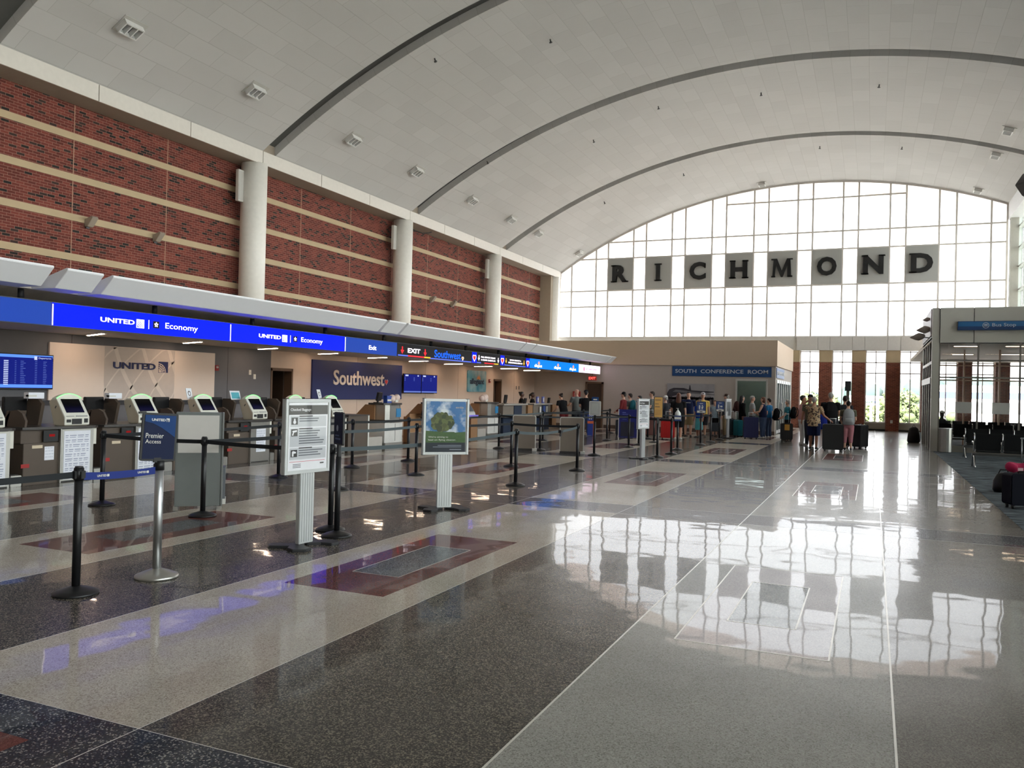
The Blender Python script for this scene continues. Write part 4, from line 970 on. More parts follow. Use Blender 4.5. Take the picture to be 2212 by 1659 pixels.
# ---- pair of tilted bag-drop machines
t0 = None
for y, lab in ((23.9,'bag-drop machine with large pale screen, left of its twin beside the tree poster'),(24.55,'bag-drop machine seen nearly side-on, right of its twin')):
    t = thing('bag_drop_machine', lab, 'kiosk', (-12.3, y, 0), 0, 'tilted bag-drop machines')
    c = MB(); c.prism([(-.2,.82),(.12,.82),(.1,.9),(-.18,1.3),(-.3,1.3)], -.26, .26, 'y'); c.build('cabinet', M('machine_silver',(176,176,172),.4,.2), t, bevel=.01)
    c = MB(); c.box(-.2, .2, .06, .42, 0, .012); d = Vector((-.28,0,.4)).normalized(); c.xf(Matrix.Translation((.105,0,.9)) @ Matrix((Vector((0,1,0)), d, Vector((d.z,0,-d.x)))).transposed().to_4x4()); c.build('screen', M('grey_screen',(86,90,92),.15), t)
    c = MB(); c.box(-.2, .2, -.24, .24, .0, .82); c.build('pedestal', brownl, t); c = MB(); c.box(-.22,.2,-.3,.3,.78,.83); c.build('light_shelf', EM('violet_shelf',(130,120,220),.7), t)
# ---- grey and blue counters at the far end
gup = M('warm_grey_panel', (118, 108, 98), .5); nbl = M('dark_blue_panel', (30, 44, 66), .5)
for k, (y0, y1, lab) in enumerate(((27.2,29.35,'grey and dark blue counter with curved silver shelf, left of its twin'),(30.1,32.0,'grey and dark blue counter with leaflets, two agents behind it'))):
    t = thing('service_counter', lab, 'counter', (FX, y0, 0), 0, 'grey and dark blue counters'); w = y1-y0
    c = MB(); c.prism([(-.6,0),(-.06,0),(.0,w*.3),(.02,w*.5),(.0,w*.7),(-.06,w),(-.6,w)], .74, 1.13, 'z'); c.build('upper_front', gup, t)
    c = MB(); c.box(-.02, .03, w*.38, w*.72, .76, 1.11); c.build('blue_panel', nbl, t)
    c = MB(); c.prism([(-.7,-.05),(0,-.05),(.09,w*.3),(.11,w*.5),(.09,w*.7),(0,w+.05),(-.7,w+.05)], 1.13, 1.18, 'z'); c.build('top', M('light_grey_top',(160,156,150),.35), t)
    c = MB(); c.prism([(-.5,0),(0,0),(.1,w*.3),(.12,w*.5),(.1,w*.7),(0,w),(-.5,w)], .69, .74, 'z'); c.build('shelf', steel, t)
    c = MB(); c.box(-.6, -.08, .1, w-.1, .1, .69); c.build('lower_front', nbl, t)
    c = MB(); c.box(-.6, -.06, .1, w-.1, 0, .1); c.build('kick_base', steel, t)
    c = MB(); c.box(-.75, .0, w+.06, w+.55, .2, 1.12); c.build('side_cabinet', brownl, t)
    if k:
        f = Flat(); f.rect(.45,.8,.18,.25,0,0); f.rect(.85,.78,.22,.3,0,1); f.rect(1.15,.8,.2,.27,0,0); f.build('leaflet', [white, M('leaflet_blue2',(66,92,160),.5)], t, ((.035,0,0), XW))
for x, y, s, lab in ((-12.55,28.0,.3,'tilted black monitor on the left grey and blue counter'),(-12.55,29.9,.24,'small black monitor on the gap between the grey and blue counters'),(-12.5,32.35,.26,'small dark monitor beside the woman leaning on the counter')):
    t = thing('monitor', lab, 'monitor', (x, y, 1.18 if y < 29.4 or y > 33 else 1.12)); c = MB(); c.box(-.025,.025,-.2,.2,.03,.03+s); c.build('screen_case', black, t, rot=(0,.12,.2), bevel=.008); c = MB(); c.box(-.09,.07,-.1,.1,0,.02); c.box(-.02,.02,-.03,.03,0,.1); c.build('stand', black, t)
for y, lab in ((30.75,'slim blue leaflet stand on the far counter, left of its twin'),(31.35,'slim blue leaflet stand between the two agents')):
    t = thing('leaflet_stand', lab, 'leaflets', (-12.35, y, 1.18), 0, 'leaflet stands on the far counter'); c = MB(); c.box(-.03,.03,-.09,.09,0,.27); c.build('holder', M('clear_blue_holder',(96,104,170),.3), t); c = MB(); c.box(.03,.034,-.05,.05,.06,.22); c.build('leaflet', white, t)
t = thing('fire_cabinet', 'red fire equipment cabinet on wall behind the man in black', 'cabinet', (-12.95, YC, .95)); c = MB(); c.box(-.18,.18,-.1,0,0,.75); c.build('case', M('cabinet_red',(150,28,28),.4), t); c = MB(); c.box(-.12,.12,-.108,-.1,.42,.68); c.build('window', M('cabinet_pane',(190,120,116),.2), t)
# ============================================================ BELT POSTS AND STAND SIGNS
belt_k = M('black_webbing', (26, 30, 34), .8); belt_g = M('grey_webbing', (70, 80, 84), .8); belt_b = M('blue_webbing', (14, 40, 120), .7)
base_me = MB(); base_me.lathe([(.0,0),(.165,0),(.172,.008),(.168,.02),(.12,.04),(.06,.058),(.034,.068),(.0,.07)], 32); base_me = base_me.mesh('belt_base')
post_me = MB(); post_me.cyl(0,0,.05,.9,.032,20); post_me = post_me.mesh('belt_pole')
head_me = MB(); head_me.cyl(0,0,.9,1.0,.038,20); head_me.box(-.05,.05,-.018,.018,.915,.975); head_me.box(-.018,.018,-.05,.05,.915,.975); head_me = head_me.mesh('belt_head', .003)
for me in (base_me, post_me, head_me): me.materials.append(blackm)
cap_me = MB(); cap_me.cyl(0,0,1.0,1.012,.03,16); cap_me = cap_me.mesh('belt_cap'); cap_me.materials.append(M('cap_grey',(60,60,62),.4))
POSTS = {}
def post(key, x, y, label, head=True):
    t = thing('belt_post', label, 'belt post', (x, y, 0), 0, 'black queue belt posts')
    link('base', base_me, t); link('pole', post_me, t)
    if head: h = link('belt_cassette', head_me, t); link('cap', cap_me, h)
    POSTS[key] = t; return t
def belt(a, b, m=belt_k, za=.945, zb=.945, sag=.015, w=.05, twist=0):
    """webbing pulled from post a to point or post b; part of post a"""
    ta = POSTS[a]; pa = Vector(ta.location); pb = Vector(POSTS[b].location) if isinstance(b, str) else Vector(b)
    d = (pb-pa); d.z = 0; L = d.length; d.normalize(); n = Vector((-d.y, d.x, 0))
    c = MB(); R = []; N = 12
    for k in range(N+1):
        u = k/N; q = d*(.04+(L-.08)*u); z = za+(zb-za)*u-sag*4*u*(1-u)
        R.append([(q.x+n.x*.0012, q.y+n.y*.0012, z-w/2), (q.x-n.x*.0012, q.y-n.y*.0012, z-w/2), (q.x-n.x*.0012, q.y-n.y*.0012, z+w/2), (q.x+n.x*.0012, q.y+n.y*.0012, z+w/2)])
    c.loft(R, 0, False); return c.build('belt', m, ta)
PL = dict(
 S0=(-6.1,2.35,'black belt post just outside the left edge'),
 S1=(-5.75,4.61,'nearest black belt post, at lower left, where the blue belt starts'),
 S2=(-9.56,8.03,'black belt post with bronze-lit base, left of the small access sign'),
 S3=(-7.77,8.03,'black belt post standing against the grey baggage-size cabinet'),
 S4=(-5.80,8.02,'black belt post directly behind the white baggage poster stand'),
 S6=(-9.91,12.08,'black belt post left of the white baggage poster, in front of the steel desk'),
 S7=(-7.92,11.15,'black belt post behind the dark portrait sign, its base on the cross band'),
 S8=(-9.91,14.40,'black belt post right of the dark portrait sign, before the brown partition'),
 S9=(-9.78,16.44,'black belt post, the left and farther of two beside the tree poster'),
 S10=(-8.06,13.86,'black belt post, the right and nearer of two beside the tree poster'),
 S11=(-7.3,16.7,'black belt post just behind the lone front post right of the tree poster'),
 S12=(-5.78,13.44,'lone front black belt post right of the tree poster, grey belt on both sides'),
 S13=(-5.77,16.73,'black belt post in front of the right tan panel, corner of a black belt'),
 S15=(-9.83,21.57,'black belt post with white card, left of the left tan panel'),
 T1=(-8.62,21.73,'black belt post between the two tan panels'),
 T2=(-10.22,26.0,'black belt post behind the gap between the tan panels, near the blue counter'),
 T3=(-10.1,29.88,'black belt post by the jeans of the man in black'),
 T4=(-8.53,27.87,'black belt post in front of the brown door, nearer one of two'),
 T5=(-10.05,33.18,'black belt post in front of the brown door, farther one of two'),
 T6=(-6.9,24.85,'black belt post in front of the blue bag-size bin'),
 T7=(-6.92,26.1,'black belt post at the right edge of the blue bag-size bin'),
 T8=(-7.63,30.06,'black belt post right behind the narrow white poster stand'),
 T9=(-6.88,27.98,'black belt post left of the gold sign pole'),
 T10=(-7.46,31.84,'black belt post before the person in a white cap'),
 T11=(-5.16,23.02,'black belt post left of the hand sanitiser stand'),
 T12=(-6.96,33.24,'black belt post between the legs of the man in a navy shirt and his neighbour'),
 T13=(-5.29,29.87,'black belt post between the two blue notice signs'))
for k, (x, y, l) in PL.items(): post(k, x, y, l)
belt('S1','S0'); belt('S2','S3'); belt('S2','S6'); belt('S3','S7', belt_k); belt('S7','S10', belt_g); belt('S3','S4'); belt('S6','S8'); belt('S8','S9')
belt('S10','S11'); belt('S11','S13'); belt('S4','S12', belt_g, sag=.05); belt('S12', (-5.8,15.65,0), belt_g, .945, .88, .03); belt('S13', (-5.8,15.75,0), belt_g, .93, .88, .01)
c = MB(); c.box(-.03,.03,2.2,2.32,.85,.91); c.box(-.01,.01,2.22,2.3,.78,.85); c.build('belt_clip', black, POSTS['S12'])
belt('S9','S15'); belt('S15','T1'); belt('T1','T6'); belt('T6','T11'); belt('T2','S15', belt_g); belt('T2','T3'); belt('T4','T6'); belt('T4','T2'); belt('T5','T3'); belt('T7','T9'); belt('T8','T10'); belt('T9', 'T11', belt_g); belt('T10','T12'); belt('T13','T9'); belt('T7','T11')
# ---- silver post with the small access sign and the blue belt
t = thing('sign_post', 'silver belt post carrying the small dark blue access sign at lower left', 'sign post', (-5.66, 5.33, 0))
c = MB(); c.lathe([(0,0),(.178,0),(.182,.012),(.176,.026),(.12,.05),(.05,.075),(.036,.082),(0,.085)], 36); c.build('base', steel, t)
c = MB(); c.cyl(0,0,.06,1.0,.036,28); c.build('pole', silver, t); c = MB(); c.cyl(0,0,.93,1.012,.041,20); c.box(-.05,.0,-.02,.02,.90,.985); c.build('belt_cassette', black, t)
POSTS['SP'] = t
b = belt('SP', (-5.75,4.61,0), belt_b, .93, .93, .012, .06)
d = Vector((-5.75+5.66, 4.61-5.33, 0)); 
for u in (.22, .72):
    q = d*u; ang = math.atan2(-d.y, -d.x)
    L = text('belt_lettering', 'UNITED', white, b, -.05, -.009, .08, .018, 0, .001, .02, ((q.x+.0025, q.y, .932-.012*4*u*(1-u)), (PI/2, 0, ang)))
    f = Flat(); f.rect(.034,-.010,.02,.02); f.build('belt_mark', white, b, ((q.x+.0025, q.y, .932-.012*4*u*(1-u)), (PI/2, 0, ang)))
# the framed sign on it
t = thing('access_sign', 'tilted dark blue framed sign reading Premier Access, on a silver post', 'sign', (-5.66, 5.30, 1.0), math.radians(66))
def frame_sign(t, w, h, z0, m_face, m_frame=black, th=.02, r=.02, bar=.016, tilt=0, y=0):
    e = (0, math.radians(tilt), 0)
    c = MB(); c.rbox(-w/2, w/2, y-th/2, y+th/2, z0, z0+h, r, 'y'); c.build('frame', m_frame, t, rot=e)
    c = MB(); c.box(-w/2+bar, w/2-bar, y-th/2-.003, y-th/2, z0+bar, z0+h-bar); c.build('face', m_face, t, rot=e)
    rot = (Matrix.Rotation(math.radians(tilt), 3, 'Y') @ Euler(YW).to_matrix()).to_euler()
    org = Matrix.Rotation(math.radians(tilt), 3, 'Y') @ Vector((-w/2, y-th/2-.0035, z0))
    return (tuple(org), tuple(rot))
dnavy = M('deep_navy_print', (24, 32, 62), .6, spec=.2); mblue = M('mid_blue_print', (28, 60, 110), .6, spec=.2)
pl = frame_sign(t, .30, .415, .01, dnavy, black, .022, .02, .018, 3)
f = Flat(); f.poly([(.02,.34),(.09,.325),(.16,.29),(.23,.245),(.28,.21),(.28,.395),(.02,.395)]); f.build('blue_curve', mblue, t, pl)
text('airline_lettering', 'UNITED', white, t, .075, .345, .115, .022, .002, .001, .03, pl)
f = Flat(); f.rect(.196,.342,.028,.03,.002,0); globe(f,.198,.342,.026,1,.004,.001); f.build('globe_mark', [white, mblue], t, pl)
text('access_lettering', 'Premier', white, t, .035, .198, .15, .042, .001, .001, .0, pl); text('access_lettering', 'Access', white, t, .035, .152, .13, .034, .001, .001, .0, pl)
c = MB(); c.box(-.03,.03,-.015,.015,-.0,.04); c.build('clamp', black, t); c = MB(); c.box(-.16,-.10,-.012,.012,.42,.438); c.build('top_clip', black, t)
# ---- poster stands
stand_al = M('stand_aluminium', (196, 198, 198), .35, .35); footm = M('dark_foot', (46, 46, 48), .5)
def poster_stand(x, y, rz, label, w=.63, h=.78, z0=.77, cat='poster stand'):
    t = thing('poster_stand', label, cat, (x, y, 0), math.radians(rz))
    c = MB(); c.box(-.105, .105, -.03, .03, .03, z0); c.build('column', stand_al, t, bevel=.006)
    c = MB(); [c.box(xx-.004, xx+.004, -.034, -.03, .05, z0) for xx in (-.07,-.035,0,.035,.07)]; c.build('column_grooves', M('groove_grey',(182,184,185),.4,.3), t)
    for s in (-1, 1):
        c = MB(); c.prism([(s*.30,-.05),(s*.34,-.17),(s*.25,-.26),(s*.15,-.25),(s*.12,-.12),(s*.02,-.03),(s*.02,.05),(s*.12,.12),(s*.16,.25),(s*.26,.26),(s*.33,.17),(s*.22,.0)], 0, .03, 'z'); c.build('foot', footm, t, bevel=.006)
    c = MB(); c.box(-w/2+.02, w/2-.02, -.02, .02, z0+.01, z0+h-.01); c.build('board', white, t)
    c = MB()
    for s in (-1, 1): c.rbox(s*w/2-.022, s*w/2+.022, -.034, .034, z0, z0+h, .018, 'z')
    c.box(-w/2, w/2, -.03, .03, z0, z0+.035); c.box(-w/2, w/2, -.03, .03, z0+h-.035, z0+h); c.build('frame', stand_al, t)
    c = MB()
    for s in (-1, 1):
        for z in (z0-.006, z0+h): c.rbox(s*w/2-.024, s*w/2+.024, -.036, .036, z, z+.006, .018, 'z')
    c.build('frame_caps', black, t)
    c = MB(); c.box(-w/2+.03, w/2-.03, -.0315, -.0305, z0+.035, z0+h-.035); c.build('clear_cover', GL('poster_cover', refl=.05), t)
    return t, ((-w/2+.028, -.0215, z0+.036), YW), w-.056, h-.072
greyp = M('grey_print', (188,190,194), .6); dkp = M('dark_print2', (58,56,56), .5); txm = M('text_grey', (104,106,112), .6); redp = M('red_rule', (200,60,80), .5); whp = M('poster_white', (224,224,228), .5)
def baggage_poster(t, pl, w, h, detail=True):
    f = Flat(); f.rect(0,0,w,h,0,0,.001); f.rect(0,h*.82,w,h*.14,.001,1,.001)
    for a, b in ((.64,.16),(.35,.27),(.16,.17)): f.rect(.02,h*a,w-.04,h*b,.001,2,.001)
    f.rect(.02,h*.125,w-.05,.004,.001,3,.001); f.build('poster', [whp, dkp, greyp, redp], t, pl)
    text('poster_title', 'Checked Baggage', whp, t, .02, h*.865, w*.52, h*.05, .002, .001, .01, pl)
    random.seed(4); f = Flat()
    for a, n in ((.79,3),(.605,7),(.32,4)):
        for k in range(n):
            f.rect(w*.26, h*(a-.036*k), w*(.34 if k == 0 else .45+.22*random.random()), h*.016, .002, 1 if k == 0 else 0, .001)
    for k in range(3): f.rect(w*.12, h*(.085-.022*k), w*.2, h*.01, .002, 0, .001)
    f.rect(w*.82, h*.075, w*.1, h*.02, .002, 1, .001); f.build('poster_text', [txm, dkp], t, pl)
    for k, a in enumerate((.675,.505,.20)):
        f = Flat(); f.rect(w*.06, h*a, w*.16, h*.105, .002, 0, .001)
        x, y = w*.14, h*(a+.05)
        if k == 0: f.disc(x, y-h*.012, w*.035, .003, 1, .001); f.disc(x, y+h*.025, w*.02, .003, 1, .001)
        elif k == 1: f.poly([(x-w*.055,y+h*.03),(x+w*.06,y+h*.04),(x+w*.06,y+h*.015),(x-w*.01,y+h*.005),(x-w*.03,y-h*.04),(x-w*.06,y-h*.035),(x-w*.04,y+h*.005)], .003, 1, .001)
        else: f.poly([(x-w*.05,y-h*.04),(x-w*.01,y-h*.04),(x-w*.01,y+h*.0),(x+w*.05,y+h*.005),(x+w*.05,y+h*.025),(x-w*.02,y+h*.04),(x-w*.05,y+h*.03)], .003, 1, .001)
        f.build('pictogram', [dkp, whp], t, pl)
t, pl, w, h = poster_stand(-5.48, 7.12, 84, 'white poster stand titled Checked Baggage at left centre of the hall'); baggage_poster(t, pl, w, h)
t, pl, w, h = poster_stand(-5.45, 20.95, 80, 'narrow-looking white baggage poster stand in front of the blue bin'); baggage_poster(t, pl, w, h)
t, pl, w, h = poster_stand(-5.22, 33.2, 82, 'farthest white poster stand, seen edge-on before the man in dark jacket'); f = Flat(); f.rect(0,0,w,h); f.rect(.04,.08,w-.08,h-.16,.002,1); f.build('poster', [greyp, M('poster_dusk',(96,98,100),.5)], t, pl)
t, pl, w, h = poster_stand(-5.49, 10.23, 44, 'white poster stand with a lone green tree under blue sky')
def SKYP():
    m = bpy.data.materials.new('cloudy_sky_print'); m.use_nodes = True; tt = m.node_tree; p = tt.nodes['Principled BSDF']; p.inputs['Roughness'].default_value = .3
    tcn = tt.nodes.new('ShaderNodeTexCoord'); nz = tt.nodes.new('ShaderNodeTexNoise'); nz.inputs['Scale'].default_value = 5.5; nz.inputs['Detail'].default_value = 6
    rp = tt.nodes.new('ShaderNodeValToRGB'); rp.color_ramp.elements[0].position = .46; rp.color_ramp.elements[0].color = srgb(38,104,164); rp.color_ramp.elements[1].position = .64; rp.color_ramp.elements[1].color = srgb(214,222,228)
    tt.links.new(tcn.outputs['Object'], nz.inputs['Vector']); tt.links.new(nz.outputs['Fac'], rp.inputs[0]); tt.links.new(rp.outputs[0], p.inputs['Base Color']); return m
f = Flat(); f.rect(0,0,w,h); f.build('poster', SKYP(), t, pl)
f = Flat(); f.poly([(0,h*.17),(w,h*.17),(w,h*.40),(w*.75,h*.385),(w*.4,h*.40),(0,h*.42)],.002,0); f.rect(0,0,w,h*.185,.003,1); f.build('meadow_print', [M('meadow_green',(62,92,44),.5,var=.3,scale=30), M('dusk_navy',(30,38,50),.5)], t, pl)
f = Flat(); random.seed(11)
for k in range(130):
    a = 2*PI*random.random(); r = math.sqrt(random.random()); f.disc(w*.40+w*.26*r*math.cos(a), h*.60+h*.16*r*math.sin(a)-h*.02*abs(math.cos(a)), w*.06, .003+.00002*k, k % 3, .001, n=7)
f.poly([(w*.38,h*.38),(w*.44,h*.38),(w*.43,h*.5),(w*.39,h*.5)],.0028,3,.001); f.rect(w*.22,h*.385,w*.5,h*.012,.0026,3,.0005); f.build('tree_print', [M('leaf_dark',(52,62,34),.6), M('leaf_mid',(78,86,48),.6), M('leaf_light',(98,106,62),.6), M('trunk_dark',(36,34,26),.6)], t, pl)
text('poster_lettering', "We're aiming to", white, t, .035, h*.272, w*.5, h*.042, .005, .001, .008, pl); text('poster_lettering', 'lead on flying cleaner.', white, t, .035, h*.215, w*.7, h*.042, .005, .001, .008, pl)
text('poster_mark', 'eco-skies', white, t, w*.74, h*.865, w*.2, h*.045, .005, .001, .0, pl)
f = Flat(); f.rect(w*.3,h*.125,w*.6,h*.011,.005); f.rect(w*.18,h*.095,w*.72,h*.011,.005); f.rect(w*.6,h*.04,w*.3,h*.016,.005); f.build('small_print', M('faint_white_print',(150,156,168),.5), t, pl)
# ---- small signs on black posts
def sign_on_post(key, x, y, rz, w, h, z0, face, label, slab, frame=black):
    post(key, x, y, slab, False)
    t = thing('post_sign', label, 'sign', (x, y, 0), math.radians(rz)); pl = frame_sign(t, w, h, z0, face, frame)
    c = MB(); c.box(-.03,.03,-.012,.012,.9,z0+.02); c.build('clamp', black, t); return t, pl
t, pl = sign_on_post('N1', -5.51, 7.74, -34, .28, .37, 1.03, dnavy, 'narrow dark navy sign seen nearly edge-on, right of the baggage poster', 'black post carrying the edge-on dark sign right of the baggage poster')
f = Flat(); f.disc(.12,.19,.03,0,0,ry=.035); f.rect(.06,.06,.16,.02,0,1); f.rect(.06,.1,.12,.015,0,1); f.build('print', [M('pale_print',(150,156,180),.5), M('faint_blue_print',(60,76,124),.5)], t, pl)
t, pl = sign_on_post('N2', -6.78, 21.02, 16, .31, .39, 1.06, M('silver_sleeve',(186,186,182),.25,.3,bump=.3,bscale=9), 'silvery crinkled plastic sleeve sign in front of the brown door', 'black post carrying the silvery sleeve sign', M('white_frame2',(204,204,200),.4))
f = Flat(); f.rect(.07,.06,.17,.27,0,0); f.build('sheet', M('pale_sheet',(160,160,156),.5), t, pl)
t2 = thing('small_sign', 'small blue sign topping the silvery sleeve sign', 'sign', (-6.78, 21.02, 1.45), math.radians(16)); c = MB(); c.box(-.09,.09,-.02,.02,0,.11); c.build('board', mblue, t2); c = MB(); c.box(-.05,.05,-.023,-.02,.03,.06); c.build('lettering', white, t2)
gold = M('gold_sign', (168,122,42), .45); t, pl = sign_on_post('N3', -5.21, 21.59, 32, .25, .56, 1.05, gold, 'tall narrow gold notice sign on black post', 'black post carrying the gold notice')
f = Flat(); f.rect(.03,.46,.16,.025); f.rect(.03,.36,.1,.02); f.rect(.03,.28,.13,.025); [f.rect(.03,.2-.03*k,.17,.008) for k in range(5)]; f.build('print', M('dark_gold_print',(96,70,26),.5), t, pl)
for key, x, y, rz, lab, slab, bag in (('N4',-5.28,27.95,8,'blue notice with white figures, the left and nearer of two','black post carrying the left blue notice',0),('N5',-5.28,31.69,8,'blue notice with white figures, the right and farther of two','black post carrying the right blue notice',1)):
    t, pl = sign_on_post(key, x, y, rz, .31, .40, 1.06, M('notice_blue',(52,70,124),.45), lab, slab)
    f = Flat(); f.rect(.02,.02,.27,.07,0,0); f.rect(.1,.32,.11,.02,0,0); f.disc(.1,.26,.02,0,0); f.poly([(.08,.14),(.12,.14),(.125,.24),(.075,.24)],0,0)
    if bag: f.disc(.2,.2,.045,0,0,ry=.03)
    else: f.disc(.19,.26,.02,0,0); f.poly([(.16,.22),(.23,.24),(.2,.14),(.17,.14)],0,0)
    f.rect(.08,.105,.15,.012,0,0); f.build('pictogram', white, t, pl); f = Flat(); f.rect(.1,.04,.1,.025,.002); f.build('print', black, t, pl)
# hand sanitiser stand
post('N6', -5.39, 24.86, 'black post carrying the hand sanitiser bottle', False)
t = thing('sanitiser_stand', 'blue and white holder with pump bottle tray on black post', 'holder', (-5.39,24.86,.88), .15); c = MB(); c.box(-.1,.1,-.1,.06,0,.16); c.build('tray', M('holder_blue',(44,66,122),.4), t); c = MB(); c.box(-.095,.095,-.104,-.1,.05,.12); c.build('label', white, t)
t = thing('sanitiser_bottle', 'white hand sanitiser pump bottle standing in the blue holder', 'bottle', (-5.39,24.84,1.04), .15); c = MB(); c.lathe([(0,0),(.085,0),(.09,.02),(.085,.08),(.04,.14),(.022,.16),(.022,.18),(0,.18)], 20); c.build('bottle', M('milky_plastic',(214,216,214),.35), t); c = MB(); c.cyl(0,0,.18,.215,.012,10); c.box(-.05,.02,-.012,.012,.21,.225); c.build('pump', white, t)
# ---- bag-size cabinets and panels
grp_ = M('grey_cabinet', (112,116,114), .5); cabw = M('cabinet_white', (204,200,194), .5)
t = thing('bag_sizer', 'grey bag-size cabinet with blank white upper panel, behind the access sign', 'cabinet', (-8.24, 8.42, 0), math.radians(42))
c = MB(); c.box(-.29,.29,-.05,.05,.05,1.3); c.build('back_board', grp_, t, bevel=.006); c = MB(); c.box(-.26,.25,-.054,-.05,.76,1.26); c.build('blank_panel', cabw, t)
c = MB(); c.box(.29,.325,-.3,.05,.05,1.28) if False else c.box(.29,.31,-.06,.1,.04,1.3); c.build('side_plate', M('grey_edge',(126,128,126),.45), t)
for s in (-1,1):
    c = MB(); c.box(s*.27-.03,s*.27+.03,-.08,.32,0,.05); c.build('foot', steel, t)
c = MB(); c.box(.02,.34,.12,.36,.12,.55); c.build('sizer_bin', M('bin_grey',(100,104,108),.5), t); c = MB(); c.box(.02,.35,.1,.38,.05,.12); c.build('bin_base', white, t)
for x, y, lab in ((-8.98,21.42,'tan bag-size panel with rounded white frame, the left of two'),(-7.5,21.25,'tan bag-size panel with rounded white frame, the right of two')):
    t = thing('bag_sizer', lab, 'panel', (x, y, 0), math.radians(18), 'tan bag-size panels'); tanp = M('tan_panel2',(128,116,104),.55)
    c = MB(); c.rbox(-.33,.33,-.03,.03,.04,.99,.05,'y'); c.build('frame', white, t); c = MB(); c.rbox(-.31,.31,-.035,.035,.05,.975,.04,'y'); c.build('panel', tanp, t); c = MB(); c.box(-.32,.32,-.04,.3,0,.06); c.build('base', M('base_dark',(56,52,50),.5), t); c = MB(); c.box(.24,.36,-.1,.06,.0,.07); c.build('foot_cap', white, t)
t = thing('bag_sizer', 'blue bag-size bin with white edge, behind the narrow baggage poster', 'bin', (-7.95, 28.48, 0), math.radians(14)); c = MB(); c.box(-.32,.32,-.03,.03,.1,1.1); c.build('panel', M('deep_blue_panel',(16,22,100),.45), t); c = MB(); c.box(-.26,.22,-.034,-.03,.14,.66); c.build('dark_opening', M('bin_dark',(22,24,44),.6), t)
c = MB(); c.box(.32,.34,-.04,.3,0,1.1); c.box(-.34,-.32,-.04,.3,0,1.1); c.build('white_edge', white, t); f = Flat(); f.rect(-.2,.98,.12,.02); f.rect(-.2,.92,.2,.015); f.rect(-.2,.8,.03,.03); f.rect(-.2,.74,.16,.008); f.build('print', M('pale_blue_print',(110,120,190),.5), t, ((0,-.031,0), YW))
t = thing('bag_sizer', 'small orange and blue bag-size stand beside the man in jeans', 'stand', (-10.05, 30.6, 0), math.radians(15)); c = MB(); c.box(-.11,.11,-.02,.02,0,.46,0); c.box(-.11,.11,-.02,.02,.56,.86,0); c.build('blue_panel', M('sizer_blue',(38,60,140),.5), t); c = MB(); c.box(-.11,.12,-.022,.02,.46,.56); c.box(.11,.14,-.02,.25,0,.56); c.build('orange_frame', M('sizer_orange',(214,104,62),.5), t); f = Flat(); f.rect(-.05,.62,.03,.12); f.rect(.02,.62,.03,.12); f.build('print', white, t, ((0,-.021,0), YW))
# ============================================================ TRAVELLERS
skinL = M('skin_light', (206, 160, 136), .55); skinT = M('skin_tan', (160, 108, 84), .55); skinD = M('skin_deep', (84, 54, 42), .5)
hairB = M('hair_dark_brown', (40, 27, 21), .55); hairK = M('hair_black', (20, 17, 16), .5); hairG = M('hair_grey', (150, 146, 140), .6); hairA = M('hair_auburn', (92, 52, 34), .55)
shoeK = M('shoe_black', (24, 22, 22), .5); shoeW = M('shoe_white', (206, 204, 200), .5); shoeG = M('shoe_grey', (110, 108, 106), .6)
eyem = M('eye_dark', (24, 18, 16), .3); lipm = M('lip', (150, 84, 76), .5)
FAB = {}
def fabric(n, c, var=.1, scale=14): return M('cloth_'+n, c, .85, spec=.15, var=var, scale=scale)
def remesh(mb, name, vox, m, parent, smooth=2):
    me = mb.mesh(name); o = bpy.data.objects.new(name, me); COL.objects.link(o)
    r = o.modifiers.new('r', 'REMESH'); r.mode = 'VOXEL'; r.voxel_size = vox; r.use_smooth_shade = True
    s = o.modifiers.new('s', 'SMOOTH'); s.factor = .5; s.iterations = smooth
    dg = bpy.context.evaluated_depsgraph_get(); dg.update()
    m2 = bpy.data.meshes.new_from_object(o.evaluated_get(dg)); m2.name = name
    bpy.data.objects.remove(o); bpy.data.meshes.remove(me)
    m2.materials.clear(); m2.materials.append(m)
    for p in m2.polygons: p.use_smooth = True
    return link(name, m2, parent)
ARM = dict(down=((.245,-.03,1.10),(.265,.04,.86)), fwd=((.24,.03,1.12),(.18,.27,1.10)), low=((.25,.03,1.10),(.20,.24,.98)), cross=((.25,.06,1.13),(.03,.21,1.14)), phone=((.24,.08,1.14),(.12,.26,1.30)),
           head=((.33,.05,1.52),(.17,.02,1.66)), out=((.30,.05,1.14),(.50,.16,.98)), back=((.25,-.10,1.12),(.24,-.16,.90)), rest=((.26,.10,1.14),(.22,.38,1.08)), hip=((.31,-.06,1.14),(.2,.06,1.0)))
